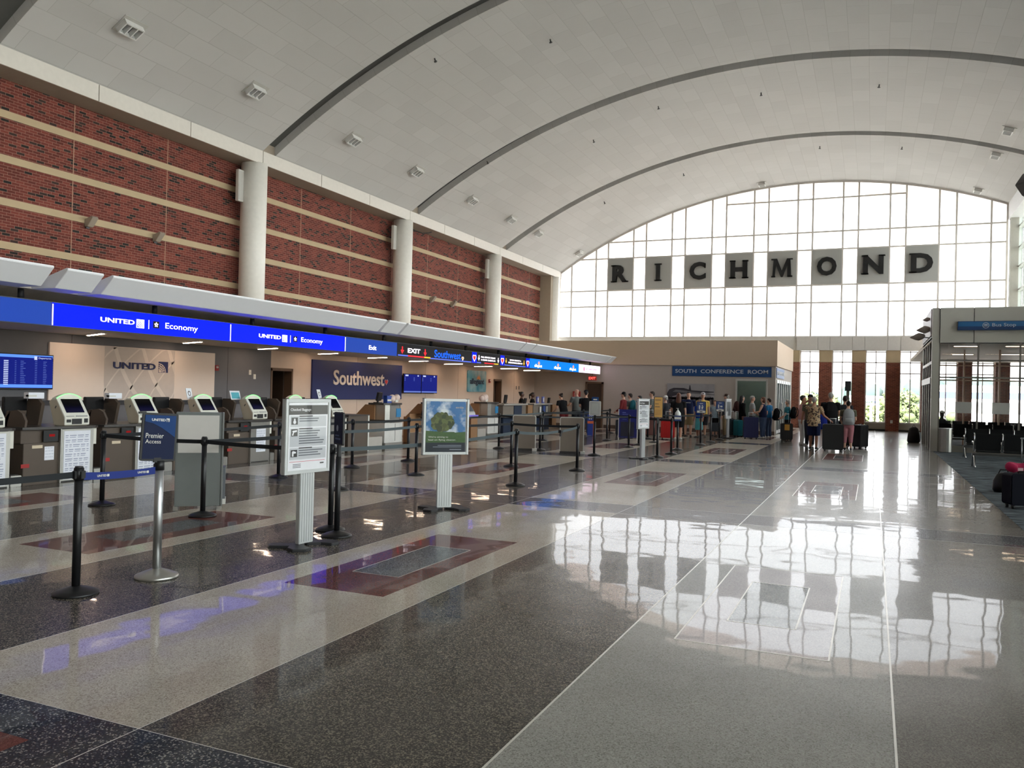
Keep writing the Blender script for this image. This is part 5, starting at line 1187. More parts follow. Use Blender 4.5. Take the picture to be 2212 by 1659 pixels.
def person(label, x, y, rz, h, shirt, pants, skin=None, hair=None, style='short', sleeve='short', legs='long', larm='down', rarm='down', shoes=None, lean=0, cap=None, girth=1.0, hem=.0, grp='travellers in the hall', turn=0, sit=False):
    """standing figure facing local +y; body, clothing, hair and shoes are parts"""
    skin = skin or skinL; hair = hair or hairB; shoes = shoes or shoeG
    t = thing('person', label, 'person', (x, y, 0), math.radians(rz), grp); k = h/1.76; g = girth
    S = Matrix.Scale(k, 4)
    def bend(mb):   # lean the upper body forward about the hips
        if not lean: return mb
        for i, v in enumerate(mb.v):
            if v[2] > .9:
                u = min(1, (v[2]-.9)/.15); a = math.radians(lean)*u; dz = v[2]-.9
                mb.v[i] = (v[0], v[1]*math.cos(a)+dz*math.sin(a), .9+dz*math.cos(a)-v[1]*math.sin(a))
        return mb
    def head_xf(mb, st=0):
        if turn:
            R = Matrix.Translation((0,.01,1.6)) @ Matrix.Rotation(math.radians(turn), 4, 'Z') @ Matrix.Translation((0,-.01,-1.6)); mb.xf(R, st)
        return mb
    arms = {-1: ARM[larm], 1: ARM[rarm]}
    A = {s: (Vector((s*.185*(.6+.4*g), 0, 1.405)), Vector((s*e[0]*(.75+.25*g), e[1], e[2])), Vector((s*w[0], w[1], w[2]))) for s, (e, w) in arms.items()}
    st = {-1: .02, 1: -.02}
    Lg = {s: (Vector((s*.088*g, 0, .88)), Vector((s*.095, .012+st[s]*.6, .47)), Vector((s*.10, -.015+st[s], .08))) for s in (-1, 1)}
    b = MB()
    b.ell([(0,-.01,.80,.10*g,.09*g),(0,-.01,.90,.165*g,.118*g),(0,0,1.03,.148*g,.108*g),(0,.005,1.18,.155*g,.112*g),(0,.0,1.32,.178*(.7+.3*g),.115),(0,-.005,1.42,.15,.088),(0,-.005,1.47,.075,.065),(0,.0,1.52,.052,.055),(0,.01,1.57,.052,.056)], 18)
    hb = MB(); hb.ell([(0,.025,1.545,.035,.045),(0,.022,1.57,.058,.075),(0,.012,1.61,.070,.092),(0,.008,1.66,.075,.097),(0,.002,1.71,.072,.092),(0,-.003,1.745,.055,.07),(0,-.005,1.762,.022,.03)], 16)
    hb.tube([(0,.10,1.665),(0,.118,1.638),(0,.10,1.628)], [.010,.015,.012], 6); hb.sphere((0,.086,1.575),.028,.02,.018,6)
    for s in (-1, 1): hb.sphere((s*.076,.0,1.645),.012,.022,.032,6)
    head_xf(hb); n0 = len(b.v); b.v += hb.v; b.f += [tuple(i+n0 for i in f) for f in hb.f]; b.m += hb.m; b.sm += hb.sm
    for s in (-1, 1):
        p0, p1, p2 = A[s]; b.tube([p0+Vector((-s*.05,0,.0)), p0, (p0+p1)/2, p1, p1*.4+p2*.6, p2], [.045,.05*g**.5,.046*g**.5,.038,.036,.026], 10)
        d = (p2-p1).normalized(); sd = Vector((s,0,0)); sd = (sd-d*sd.dot(d)); sd = sd.normalized() if sd.length > .2 else Vector((0,1,0)); up = d.cross(sd)
        b.tube([p2-d*.01, p2+d*.03, p2+d*.085], [.026,.030,.028], 8)
        for q, (o, ln, cu) in enumerate(((-.027,.062,.016),(-.009,.074,.02),(.009,.070,.022),(.026,.055,.022))):
            r0 = p2+d*.07+up*o; b.tube([r0, r0+d*ln*.55-sd*cu*.4, r0+d*ln-sd*cu], [.0095,.009,.007], 6)
        r0 = p2+d*.03-up*.024; b.tube([r0, r0+d*.028-up*.024, r0+d*.058-up*.026], [.012,.010,.008], 6)
        a, c_, e = Lg[s]; b.tube([a, a*.5+c_*.5, c_, c_*.65+e*.35, c_*.3+e*.7, e, e-Vector((0,0,.05))], [.098*g,.082*g,.058,.058,.046,.038,.036], 12)
        b.tube([e+Vector((0,-.045,-.045)), e+Vector((0,.03,-.04)), e+Vector((s*.015,.16,-.058))], [.035,.038,.024], 8)
    bend(b); b.xf(S); remesh(b, 'body', .0125*k, skin, t)
    # shirt
    c = MB(); lo = .84-hem if hem else .90
    secs = [(0,-.005,lo,.172*g+.012,.128*g+.012),(0,0,1.03,.162*g+.01,.122*g+.008),(0,.006,1.18,.166*g+.006,.125*g+.004),(0,0,1.32,.184*(.7+.3*g)+.006,.126),(0,-.005,1.42,.158,.098),(0,-.004,1.475,.07,.07)]
    if hem: secs.insert(1, (0,0,.93,.178*g+.012,.132*g+.012))
    c.ell(secs, 18)
    for s in (-1, 1):
        p0, p1, p2 = A[s]
        if sleeve == 'short': c.tube([p0+Vector((-s*.06,0,.0)), p0+Vector((s*.012,0,.0)), p0*.35+p1*.65], [.062,.072*g**.5,.062*g**.5], 10)
        elif sleeve == 'long': c.tube([p0+Vector((-s*.06,0,.0)), p0+Vector((s*.012,0,.0)), (p0+p1)/2, p1, p1*.5+p2*.5, p2*.94+p1*.06], [.062,.07*g**.5,.06*g**.5,.052,.046,.038], 10)
    bend(c); c.xf(S); remesh(c, 'shirt', .016*k, shirt, t)
    # trousers, shorts or skirt
    c = MB(); c.ell([(0,-.01,.80,.135*g,.108*g),(0,-.008,.88,.172*g,.128*g),(0,-.005,.96,.166*g,.122*g),(0,0,1.0,.158*g,.118*g)], 18)
    if legs == 'skirt': c.ell([(0,-.01,.36,.20*g,.15*g),(0,-.01,.6,.19*g,.145*g),(0,-.01,.86,.172*g,.13*g)], 18)
    else:
        for s in (-1, 1):
            a, c_, e = Lg[s]
            P = {'long':([a, (a+c_)/2, c_, (c_+e)/2, e+Vector((0,0,-.02))],[.108*g,.098*g,.078*g,.072,.064]), 'crop':([a,(a+c_)/2,c_,c_*.45+e*.55],[.108*g,.096*g,.076*g,.066]), 'shorts':([a,(a+c_)/2,c_+Vector((0,0,.0))],[.112*g,.108*g,.098*g])}[legs]
            c.tube(P[0], P[1], 12)
    bend(c); c.xf(S); remesh(c, 'trousers' if legs in ('long','crop') else ('skirt' if legs == 'skirt' else 'shorts'), .017*k, pants, t)
    for s in (-1, 1):
        e = Lg[s][2]; c = MB(); R = []
        for yy, w, hh in ((-.085,.02,.05),(-.07,.036,.085),(-.02,.04,.095),(.05,.042,.075),(.12,.045,.055),(.17,.038,.04),(.19,.015,.025)):
            R.append([(e.x+s*.06*max(0,yy)+w*math.cos(2*PI*i/12), e.y+yy, max(0.0, .004+hh/2+hh/2*math.sin(2*PI*i/12))) for i in range(12)])
        c.loft(R); c.xf(S); c.build('shoe', shoes, t)
    # face
    for s in (-1, 1):
        c = MB(); c.sphere((s*.03,.094,1.662),.011,.008,.008,6); head_xf(c); bend(c); c.xf(S); c.build('eye', eyem, t)
    c = MB(); c.sphere((0,.098,1.598),.024,.009,.007,6); head_xf(c); bend(c); c.xf(S); c.build('mouth', lipm, t)
    # hair
    if style != 'bald':
        c = MB()
        cap_ = [(0,-.012,1.655,.080,.092),(0,-.014,1.70,.082,.098),(0,-.010,1.74,.068,.084),(0,-.008,1.772,.035,.045),(0,-.008,1.78,.01,.014)]
        c.ell(cap_, 16); c.sphere((0,-.045,1.66),.074,.062,.085,10); c.sphere((0,.03,1.735),.066,.062,.036,8)
        if style == 'bob': c.sphere((0,-.03,1.62),.092,.085,.12,10)
        if style == 'long': c.ell([(0,-.06,1.32,.06,.035),(0,-.07,1.42,.10,.05),(0,-.05,1.55,.094,.07),(0,-.03,1.66,.084,.09)], 14)
        if style == 'bun': c.sphere((0,-.10,1.73),.05,.045,.045,8)
        if style == 'pony': c.tube([(0,-.09,1.70),(0,-.15,1.66),(0,-.14,1.52),(0,-.12,1.44)], [.03,.035,.03,.012], 8)
        head_xf(c); bend(c); c.xf(S); remesh(c, 'hair', .013*k, hair, t)
    if cap:
        c = MB(); c.lathe([(.088,1.685),(.092,1.70),(.088,1.74),(.068,1.775),(.03,1.792),(0,1.794)], 18, 0, -.004); c.tube([(-.05,.085,1.695),(0,.10,1.70),(.05,.085,1.695)], .012, 6)
        c.prism([(-.075,.05),(-.06,.13),(0,.165),(.06,.13),(.075,.05)], 1.69, 1.70, 'z'); head_xf(c); bend(c); c.xf(S); c.build('cap', cap, t)
    return t
def backpack(label, x, y, z, rz, m, w=.32, h=.46, d=.18, mstrap=None):
    t = thing('backpack', label, 'backpack', (x, y, z), math.radians(rz))
    c = MB(); c.ell([(0,0,0,w*.42,d*.45),(0,0,.04,w*.5,d*.52),(0,-.01,h*.4,w*.5,d*.55),(0,0,h*.75,w*.46,d*.48),(0,.01,h*.93,w*.34,d*.34),(0,.02,h,w*.14,d*.16)], 16); c.build('bag', m, t)
    c = MB(); c.ell([(0,-d*.48,.05,w*.32,d*.16),(0,-d*.55,h*.2,w*.36,d*.2),(0,-d*.5,h*.42,w*.3,d*.14)], 12); c.build('front_pocket', m, t)
    for s in (-1, 1):
        c = MB(); c.tube([(s*w*.25,d*.4,.06),(s*w*.34,d*.75,h*.3),(s*w*.3,d*.95,h*.7),(s*w*.2,d*.5,h*.95)], .016, 8); c.build('strap', mstrap or m, t)
    return t
def suitcase(label, x, y, rz, m, w=.42, h=.62, d=.26, pull=True, ribs=True):
    t = thing('suitcase', label, 'suitcase', (x, y, 0), math.radians(rz))
    c = MB(); c.rbox(-w/2, w/2, -d/2, d/2, .06, .06+h, .05, 'y'); c.build('shell', m, t, bevel=.012)
    if ribs:
        c = MB()
        for k in range(5):
            xx = -w*.34+w*.17*k
            for s in (-1, 1): c.box(xx-.012, xx+.012, s*d/2-.006 if s > 0 else -d/2-.006, s*d/2+.006 if s > 0 else -d/2+.006, .12, h)
        c.build('shell_ribs', m, t)
    for sx in (-1, 1):
        for sy in (-1, 1):
            c = MB(); c.tube([(sx*w*.38-.015,sy*d*.3,.03),(sx*w*.38+.015,sy*d*.3,.03)], .03, 12); c.box(sx*w*.38-.02,sx*w*.38+.02,sy*d*.3-.02,sy*d*.3+.02,.035,.07); c.build('wheel', black, t)
    if pull:
        c = MB(); [c.tube([(s*.08,d*.3,.06+h),(s*.08,d*.3,1.02)], .009, 8) for s in (-1,1)]; c.tube([(-.1,d*.3,1.03),(.1,d*.3,1.03)], .014, 8); c.build('pull_handle', silver, t)
    c = MB(); c.tube([(-.07,0,.06+h),(-.06,0,.09+h),(.06,0,.09+h),(.07,0,.06+h)], .011, 8); c.build('carry_handle', black, t)
    return t
K = fabric('black', (26,26,28)); NV = fabric('navy', (28,36,66)); GT = fabric('grey_tee', (104,108,104)); JE = fabric('jeans', (70,84,112)); KH = fabric('khaki', (142,122,92)); MR = fabric('maroon', (112,42,44))
DK = fabric('charcoal', (46,48,54)); TL = fabric('teal', (52,118,132)); PKS = fabric('dusty_pink', (186,142,138)); PKP = fabric('rose_trousers', (176,118,126)); WH = fabric('white', (214,212,208)); OLV = fabric('olive', (92,90,74)); YE = fabric('yellow', (212,180,96)); LB = fabric('light_blue', (150,172,186))
def FLORAL():
    m = bpy.data.materials.new('cloth_floral'); m.use_nodes = True; tt = m.node_tree; p = tt.nodes['Principled BSDF']; p.inputs['Roughness'].default_value = .85
    tcn = tt.nodes.new('ShaderNodeTexCoord'); nz = tt.nodes.new('ShaderNodeTexNoise'); nz.inputs['Scale'].default_value = 16; nz.inputs['Detail'].default_value = 3
    rp = tt.nodes.new('ShaderNodeValToRGB'); rp.color_ramp.interpolation = 'CONSTANT'; e = rp.color_ramp.elements
    e[0].position = 0; e[0].color = srgb(66,48,40); e[1].position = .47; e[1].color = srgb(176,152,118); q = e.new(.58); q.color = srgb(120,62,46); q = e.new(.63); q.color = srgb(196,176,142)
    tt.links.new(tcn.outputs['Object'], nz.inputs['Vector']); tt.links.new(nz.outputs['Fac'], rp.inputs[0]); tt.links.new(rp.outputs[0], p.inputs['Base Color']); return m
# agents and customers at the far counter
person('person, an agent with black bun behind the far counter, left of her colleague', -13.15, 31.0, -60, 1.62, K, K, skinD, hairK, 'bun', 'long', grp='counter agents')
person('person, an agent in black with ponytail behind the far counter, right of her colleague', -13.1, 32.05, -70, 1.6, K, K, skinD, hairK, 'pony', 'long', grp='counter agents', turn=-20)
person('person in black tee and maroon trousers leaning on the far counter', -11.4, 31.3, 62, 1.62, K, MR, skinL, hairB, 'bun', 'short', larm='rest', rarm='rest', lean=18, girth=1.15)
person('person, a tall bald man in grey tee behind the leaning woman', -11.05, 31.8, 55, 1.78, GT, DK, skinL, hairA, 'bald', larm='rest', rarm='down', girth=1.1)
person('person in black tee and cap with jeans, back turned, before the brown door', -10.45, 31.2, 20, 1.74, K, JE, skinL, hairK, 'short', larm='fwd', rarm='fwd', cap=K, girth=1.1)
# queue by the conference-room wall
person('person in maroon jacket and black cap, left end of the queue', -9.05, 31.7, 85, 1.70, MR, DK, skinL, hairB, 'short', 'long', larm='low', rarm='low', cap=K)
person('person with teal backpack right behind the maroon jacket', -8.95, 32.3, 75, 1.66, GT, DK, skinL, hairB, 'short')
backpack('teal backpack behind the maroon jacket', -8.78, 32.12, .95, 250, TL)
person('person with black bob and light blue top, half hidden by the narrow white poster', -8.45, 31.9, 110, 1.58, LB, DK, skinL, hairK, 'bob')
person('person in grey tee and rose trousers, in profile left of the gold sign', -8.15, 32.7, 95, 1.76, GT, fabric('dusk_rose',(150,112,108)), skinL, hairB, 'short', larm='fwd', rarm='fwd', turn=5)
person('person in white cap and dark top, right of the gold sign', -7.3, 31.4, 60, 1.60, DK, K, skinL, hairG, 'short', cap=WH)
person('person with long auburn hair in black beside the red suitcase, back turned', -6.62, 30.6, 10, 1.72, K, K, skinL, hairA, 'long', 'short', 'shorts', girth=1.25, larm='low', rarm='down', shoes=shoeW)
person('person in navy tee with white lettering and khaki shorts facing the camera', -6.72, 32.9, 190, 1.78, NV, KH, skinL, hairB, 'short', legs='shorts', shoes=shoeK, girth=1.15)
t = bpy.data.objects['person.011'] if 'person.011' in bpy.data.objects else None
if t: text('shirt_lettering', 'MEYER', white, t, -.09, 1.34, .18, .035, 0, .002, .01, ((0,.148,0), (PI/2,0,PI)))
person('person in yellow tee and white-fronted cap with dark backpack straps, in the queue', -6.25, 33.4, 200, 1.76, YE, DK, skinL, hairB, 'short', cap=fabric('cap_white',(190,188,190)), girth=1.1, legs='shorts')
person('child with dark hair and blue top behind the left blue notice', -6.22, 32.5, 150, 1.5, fabric('royal_blue',(30,66,160)), fabric('aqua_skirt',(90,170,180)), skinT, hairK, 'bob', legs='skirt')
person('person with brown bob and white top right of the left blue notice', -5.9, 34.2, 160, 1.46, LB, K, skinL, hairA, 'bob', legs='shorts', shoes=shoeK)
person('person in dark jacket, brown cap and khakis behind the farthest white poster stand', -5.45, 34.2, 70, 1.72, DK, KH, skinL, hairG, 'short', 'long', cap=fabric('cap_brown',(70,54,48)))
person('person with long black hair and dark backpack, in front of the conference window', -4.93, 34.9, -55, 1.68, K, fabric('bare_rose',(150,104,96)), skinL, hairK, 'long', 'long', hem=.12, shoes=shoeK)
backpack('brown and black backpack of the black-haired person at the conference window', -5.14, 34.82, 1.0, 305, fabric('brown_pack',(66,42,40)))
person('person with grey hair and white tee facing left of the woman in a sleeveless top', -4.52, 34.9, -75, 1.68, fabric('pale_grey_tee',(170,172,172)), DK, skinL, hairG, 'short', larm='low', rarm='low')
person('person in navy sleeveless top and grey-blue trousers handling the blue suitcase', -4.02, 34.3, 85, 1.64, NV, JE, skinL, hairA, 'bob', 'none', larm='rest', rarm='rest', girth=1.25, shoes=shoeW)
person('person partly hidden behind the navy sleeveless top, carrying a black backpack', -3.86, 34.9, 70, 1.6, fabric('blue_top',(40,110,160)), JE, skinL, hairB, 'short', shoes=shoeW)
backpack('black backpack at the corner of the conference room', -3.55, 34.75, .72, 250, K, .36, .5, .2)
# group in the middle of the hall
person('person with short grey hair, teal shirt and black rucksack by the conference doors', -3.02, 33.6, 80, 1.56, TL, K, skinL, hairG, 'short', larm='low', rarm='low', shoes=shoeK)
backpack('black rucksack on the teal-shirted person', -2.80, 33.52, .85, 255, K)
person('person in dusty pink blouse and long white skirt, in profile, holding a dark purse', -2.26, 30.85, -70, 1.74, PKS, WH, skinT, hairB, 'short', legs='skirt' if False else 'long', larm='down', rarm='low', girth=1.15, shoes=shoeW)
person('person in patterned brown shirt and navy shorts, back turned, arm stretched to the black suitcase', -1.74, 28.45, -8, 1.70, FLORAL(), NV, skinT, hairG, 'short', legs='shorts', larm='head', rarm='out', girth=1.2, shoes=shoeK, hem=.06)
person('person with dark cap half hidden behind the patterned shirt', -1.98, 30.3, 170, 1.76, OLV, DK, skinT, hairK, 'short', cap=K)
person('person in dark tee with grey hair, broad back turned, centre of the group', -1.30, 29.9, 5, 1.86, K, DK, skinL, hairG, 'short', girth=1.3, larm='low', rarm='low')
person('person with short dark hair in black behind the grey backpack', -.86, 30.3, 10, 1.76, DK, K, skinL, hairB, 'short', larm='low', rarm='low')
person('person in olive tee and rose cropped trousers wearing the grey backpack', -.72, 28.95, 6, 1.60, OLV, PKP, skinL, hairK, 'bun', legs='crop', larm='low', rarm='low', girth=1.1, shoes=shoeK)
backpack('light grey backpack on the person in rose trousers', -.70, 28.80, .83, 6, fabric('grey_pack',(150,152,154)), .36, .52, .2)
backpack('royal blue backpack between the patterned shirt and the dark suitcase', -1.55, 29.6, .62, 0, fabric('blue_pack',(30,44,130)), .34, .5, .2)
t = thing('purse', 'dark clutch purse in the hand of the person in pink', 'purse', (-2.05, 30.72, .66), .5); c = MB(); c.rbox(-.13,.13,-.02,.02,0,.1,.02,'y'); c.build('bag', M('purse_leather',(46,34,38),.5), t, rot=(0,.35,0)); c = MB(); c.box(-.03,.03,-.026,-.02,.045,.06); c.build('clasp', steel, t, rot=(0,.35,0))
# luggage of the queue
suitcase('red suitcase standing by the auburn-haired person', -6.95, 30.35, 10, M('case_red',(176,24,24),.4), .5, .62)
suitcase('dark navy suitcase left of the blue bag-size bin', -8.95, 31.0, 20, M('case_dark',(26,28,40),.5), .38, .58)
suitcase('dusty rose suitcase behind the narrow white poster', -8.0, 32.0, 20, M('case_rose',(140,96,90),.5), .42, .62)
suitcase('dark teal suitcase beside the bright teal one, before the conference window', -5.28, 34.55, 15, M('case_dark_teal',(20,44,56),.45), .40, .66)
suitcase('bright teal suitcase before the conference window', -4.98, 34.3, 60, M('case_teal',(20,104,116),.45), .30, .64)
suitcase('large blue suitcase with raised silver handle at the conference window', -4.35, 33.3, 12, M('case_blue',(18,24,74),.45), .56, .80, .32)
suitcase('black suitcase with a yellow tag by the conference doors', -2.98, 32.9, 15, M('case_black',(22,22,24),.5), .42, .62)
t = thing('luggage_tag', 'large yellow-brown tag on the black suitcase by the conference doors', 'tag', (-2.95, 32.76, .42), .25); c = MB(); c.box(-.09,.09,-.012,.0,0,.22); c.build('card', M('kraft_yellow',(190,136,52),.6), t); c = MB(); c.tube([(0,-.006,.22),(0,-.006,.27)], .005, 6); c.build('loop', black, t)
suitcase('big black suitcase with a silver zip in the centre of the group', -1.13, 27.9, 4, M('case_black',(22,22,24),.5), .62, .80, .34, True, False)
suitcase('black rolling suitcase right of the grey backpack', -.36, 30.3, 60, M('case_black',(22,22,24),.5), .5, .74, .3, False)
t = thing('pushchair', 'dark folded pushchair between the white top and the dark jacket', 'pushchair', (-5.56, 32.2, 0), .4); c = MB(); [c.tube([(s*.2,-.25,.08),(s*.2,.0,.5),(s*.2,.3,.95)], .012, 8) for s in (-1,1)]; c.build('frame', darkgrey, t)
c = MB(); c.loft([[(-.2,-.1,.3),(.2,-.1,.3),(.2,-.02,.28),(-.2,-.02,.28)],[(-.2,.12,.62),(.2,.12,.62),(.2,.2,.58),(-.2,.2,.58)]], 0, False); c.build('seat', fabric('pram',(40,42,46)), t)
for s in (-1,1):
    c = MB(); c.tube([(s*.2-.015,-.25,.08),(s*.2+.015,-.25,.08)], .08, 14); c.build('wheel', black, t)
# ============================================================ WAITING AREA ON THE RIGHT
blkv = M('black_vinyl', (16, 16, 17), .4, bump=.05, bscale=40)
def bench(x, y, rz, n, label, grp='black beam benches'):
    t = thing('beam_bench', label, 'bench', (x, y, 0), math.radians(rz), grp); w = .62
    for k in range(n):
        x0 = k*w
        c = MB(); c.rbox(x0+.03, x0+w-.03, -.28, .26, .40, .46, .02, 'x'); c.build('seat', blkv, t, bevel=.012)
        c = MB(); c.loft([[(x0+.03,-.26,.46),(x0+w-.03,-.26,.46),(x0+w-.03,-.20,.46),(x0+.03,-.20,.46)],[(x0+.03,-.34,.88),(x0+w-.03,-.34,.88),(x0+w-.03,-.29,.88),(x0+.03,-.29,.88)]], 0, False); c.build('backrest', blkv, t, bevel=.015)
    for k in range(n+1):
        x0 = k*w
        c = MB(); c.tube([(x0,-.235,.42),(x0,-.30,.68),(x0,-.335,.87),(x0+.0,-.30,.885)], .014, 8); c.build('back_rib', chrome, t)
        c = MB(); c.tube([(x0,-.24,.44),(x0,-.22,.60),(x0,-.1,.66),(x0,.14,.655),(x0,.2,.62)], [.016,.016,.018,.018,.014], 8); c.build('armrest', chrome, t)
    c = MB(); c.box(-.02, n*w+.02, -.05, .03, .30, .36); c.build('beam', M('beam_grey',(112,112,112),.35,.6), t)
    for x0 in (0.02, n*w-.02):
        for s in (-1, 1):
            c = MB(); c.tube([(x0,-.01,.33),(x0,s*.16-.01,.27),(x0,s*.26-.01,.08),(x0,s*.36-.01,.018)], [.026,.024,.018,.02], 10); c.build('leg', chrome, t)
    return t
bench(2.38, 24.15, 0, 5, 'near black beam bench with chrome legs on the dark carpet, its back to the camera')
bench(2.52, 27.95, 180-180, 5, 'second black beam bench, directly behind the nearest one on the carpet')
bench(1.98, 33.3, 0, 5, 'black beam bench inside the glazed waiting room, nearer of two')
bench(2.3, 37.8, 0, 5, 'black beam bench inside the glazed waiting room, farther of two')
t = thing('waste_bin', 'half-round stainless waste bin beside the grey corner post', 'bin', (2.2, 30.25, 0))
c = MB(); c.prism([(-.19,.18),(-.19,-.02),(-.15,-.13),(-.08,-.19),(0,-.21),(.08,-.19),(.15,-.13),(.19,-.02),(.19,.18)], .02, .76, 'z', smooth=False); c.build('body', steel, t)
c = MB(); c.prism([(-.2,.18),(-.2,-.02),(-.155,-.14),(-.085,-.2),(0,-.22),(.085,-.2),(.155,-.14),(.2,-.02),(.2,.18)], .76, .79, 'z'); c.build('lid', silver, t)
c = MB(); c.box(-.18,.18,-.1,.17,0,.02); c.build('foot', black, t)
suitcase('navy suitcase at the right edge under a magenta neck pillow', 2.22, 15.35, 20, M('case_navy',(14,16,30),.7,spec=.15), .50, .50, .3, False, False)
t = thing('neck_pillow', 'magenta neck pillow lying on the navy suitcase', 'pillow', (2.22, 15.35, .585), math.radians(20)); c = MB()
pts = [(.17*math.cos(a)*1.15, .11*math.sin(a), .07+.012*math.sin(3*a)) for a in [(-.28+1.56*k/14)*PI for k in range(15)]]
c.tube(pts, [.05]+[.072]*13+[.05], 12); c.build('cushion', M('magenta_velour',(176,16,74),.8), t); c = MB(); c.box(-.17,-.09,-.178,-.17,.03,.075); c.build('label_tag', M('tag_pink',(220,170,180),.6), t)
t = suitcase('black upright suitcase with raised handle behind the navy one, right edge', 2.62, 17.6, 8, M('case_black',(22,22,24),.5), .40, .52, .26, True, False)
t = thing('holdall', 'black holdall on the carpet left of the upright black suitcase', 'bag', (2.28, 17.9, 0), .2); c = MB(); c.ell([(0,0,0,.16,.12),(0,0,.05,.19,.15),(0,0,.22,.18,.13),(0,0,.34,.12,.07),(0,0,.37,.05,.03)], 14); c.build('bag', blkv, t); c = MB(); c.tube([(-.1,0,.32),(-.06,0,.42),(.06,0,.42),(.1,0,.32)], .012, 8); c.build('handle', black, t)
t = thing('holdall', 'dark bag on the floor by the far end of the vestibule doors', 'bag', (1.5, 36.0, 0), .2); c = MB(); c.ell([(0,0,0,.2,.15),(0,0,.06,.24,.18),(0,0,.3,.22,.16),(0,0,.55,.17,.1),(0,0,.62,.08,.05)], 14); c.build('bag', M('dark_cloth_bag',(30,26,26),.8), t); c = MB(); c.tube([(-.08,0,.58),(0,0,.72),(.08,0,.58)], .012, 8); c.build('handle', black, t)
# horn loudspeakers on the vestibule side
for k, (x, y, z, s, yaw_, lab) in enumerate(((1.66,31.5,4.45,.55,-.3,'smallest and highest of the three grey horn speakers'),(1.60,31.5,4.1,1.0,.3,'middle of the three grey horn speakers on the vestibule corner'),(1.42,31.5,3.86,1.0,-.2,'lowest of the three grey horn speakers, reaching farthest left'))):
    t = thing('horn_speaker', lab, 'speaker', (x, y, z), yaw_, 'horn speakers on the vestibule')
    c = MB(); c.loft([[(-.02*s-xx*s, r*s*math.cos(2*PI*i/16), r*s*math.sin(2*PI*i/16)-.1*xx*s) for i in range(16)] for xx, r in ((-.2,.05),(-.12,.10),(-.02,.135),(.0,.135),(.1,.10),(.2,.05),(.27,.01))]); c.build('horn', M('horn_grey',(168,160,152),.5), t)
    c = MB(); c.tube([(.1*s,0,0),(.2*s,0,-.03),(1.76-x,0,-.05)], .02, 8); c.build('arm', M('arm_white',(190,196,206),.4), t)
# hanging loudspeaker at the right edge
t = thing('hanging_speaker', 'dark angular loudspeaker hung from the vault at the right edge', 'speaker', (4.32, 30, 8.2), .5); c = MB(); c.prism([(-.26,.34),(0,.0),(.3,.0),(.3,.72),(0,.72)], -.25, .25, 'y'); c.build('cabinet', M('speaker_dark',(52,50,50),.6), t, bevel=.02); c = MB(); c.cyl(.1,0,.72,4.05,.012,8); c.build('hanger', darkgrey, t)
# ceiling downlights and sprinklers
dlab = {0:'nearest the camera at upper left',1:'second from the camera at left',2:'third from the camera at left',3:'fourth from the camera at left',4:'fifth from the camera at left',5:'sixth from the camera at left',6:'seventh from the camera at left',7:'farthest at left, by the window arch',8:'at the crown over the window wall',9:'lower right, nearest the window arch',10:'middle of the three at right',11:'nearest of the three at right'}
dlm = M('downlight_white',(206,206,204),.5); dld = M('downlight_recess',(52,54,62),.5)
for k, (x, y) in enumerate(((-16.2,14.0),(-16.2,18.3),(-16.2,23.1),(-16.2,27.3),(-16.25,32.2),(-16.25,36.4),(-16.26,40.0),(-16.27,46.5),(-5.8,46.75),(4.6,46.6),(4.6,40.1),(4.6,36.6))):
    a = math.atan2(x-CX, arcz(x)-CZ)
    t = thing('downlight', 'white three-cell downlight box on the vault, '+dlab[k], 'ceiling light', (x, y, arcz(x)), 0, 'downlight boxes on the vault'); t.rotation_euler = (0, a, 0)
    c = MB(); c.box(-.26,.26,-.30,.36,-.015,0); c.build('plate', M('plate_grey',(176,174,168),.6), t)
    c = MB(); c.box(-.17,-.14,-.26,.26,-.16,-.01); c.box(.14,.17,-.26,.26,-.16,-.01); [c.box(-.15,.15,yy-.015,yy+.015,-.16,-.01) for yy in (-.245,-.085,.085,.245)]; c.build('housing', dlm, t)
    for yy in (-.165, 0, .165):
        c = MB(); c.box(-.14,.14,yy-.07,yy+.07,-.03,-.015); c.build('cell', dld, t)
for k, (x, y) in enumerate(((-11.0,18.5),(-9.5,24),(-12.5,22),(-8,32),(-11,33),(-4,24),(-4.2,33),(-2.5,41),(0,33),(1,41),(-9,41.5),(-13,41),(-6,20),(-14.5,30))):
    a = math.atan2(x-CX, arcz(x)-CZ); t = thing('sprinkler', 'small dark sprinkler head on the vaulted ceiling', 'sprinkler', (x, y, arcz(x)), 0, 'sprinkler heads on the vault'); t.rotation_euler = (0, a, 0)
    c = MB(); c.cyl(0,0,-.1,0,.022,8); c.build('stem', darkgrey, t); c = MB(); c.cyl(0,0,-.12,-.1,.05,10); c.build('deflector', darkgrey, t)
for y, lab in ((15.15,'grey wedge floodlight on the stone band, left of the first pair'),(17.36,'grey wedge floodlight on the stone band, right of the first pair'),(33.31,'small floodlight on the stone band far down the wall, left of its pair'),(35.37,'small floodlight on the stone band far down the wall, right of its pair')):
    t = thing('floodlight', lab, 'floodlight', (-18.58, y*.986, 5.74), 0, 'floodlights on the brick wall'); c = MB(); c.prism([(0,-.12),(.12,-.12),(.3,.1),(.26,.14),(0,.06)], -.09, .09, 'y'); c.build('casing', M('flood_grey',(150,138,124),.5), t, bevel=.008); c = MB(); c.box(0,.03,-.05,.05,-.16,-.08); c.build('bracket', darkgrey, t)
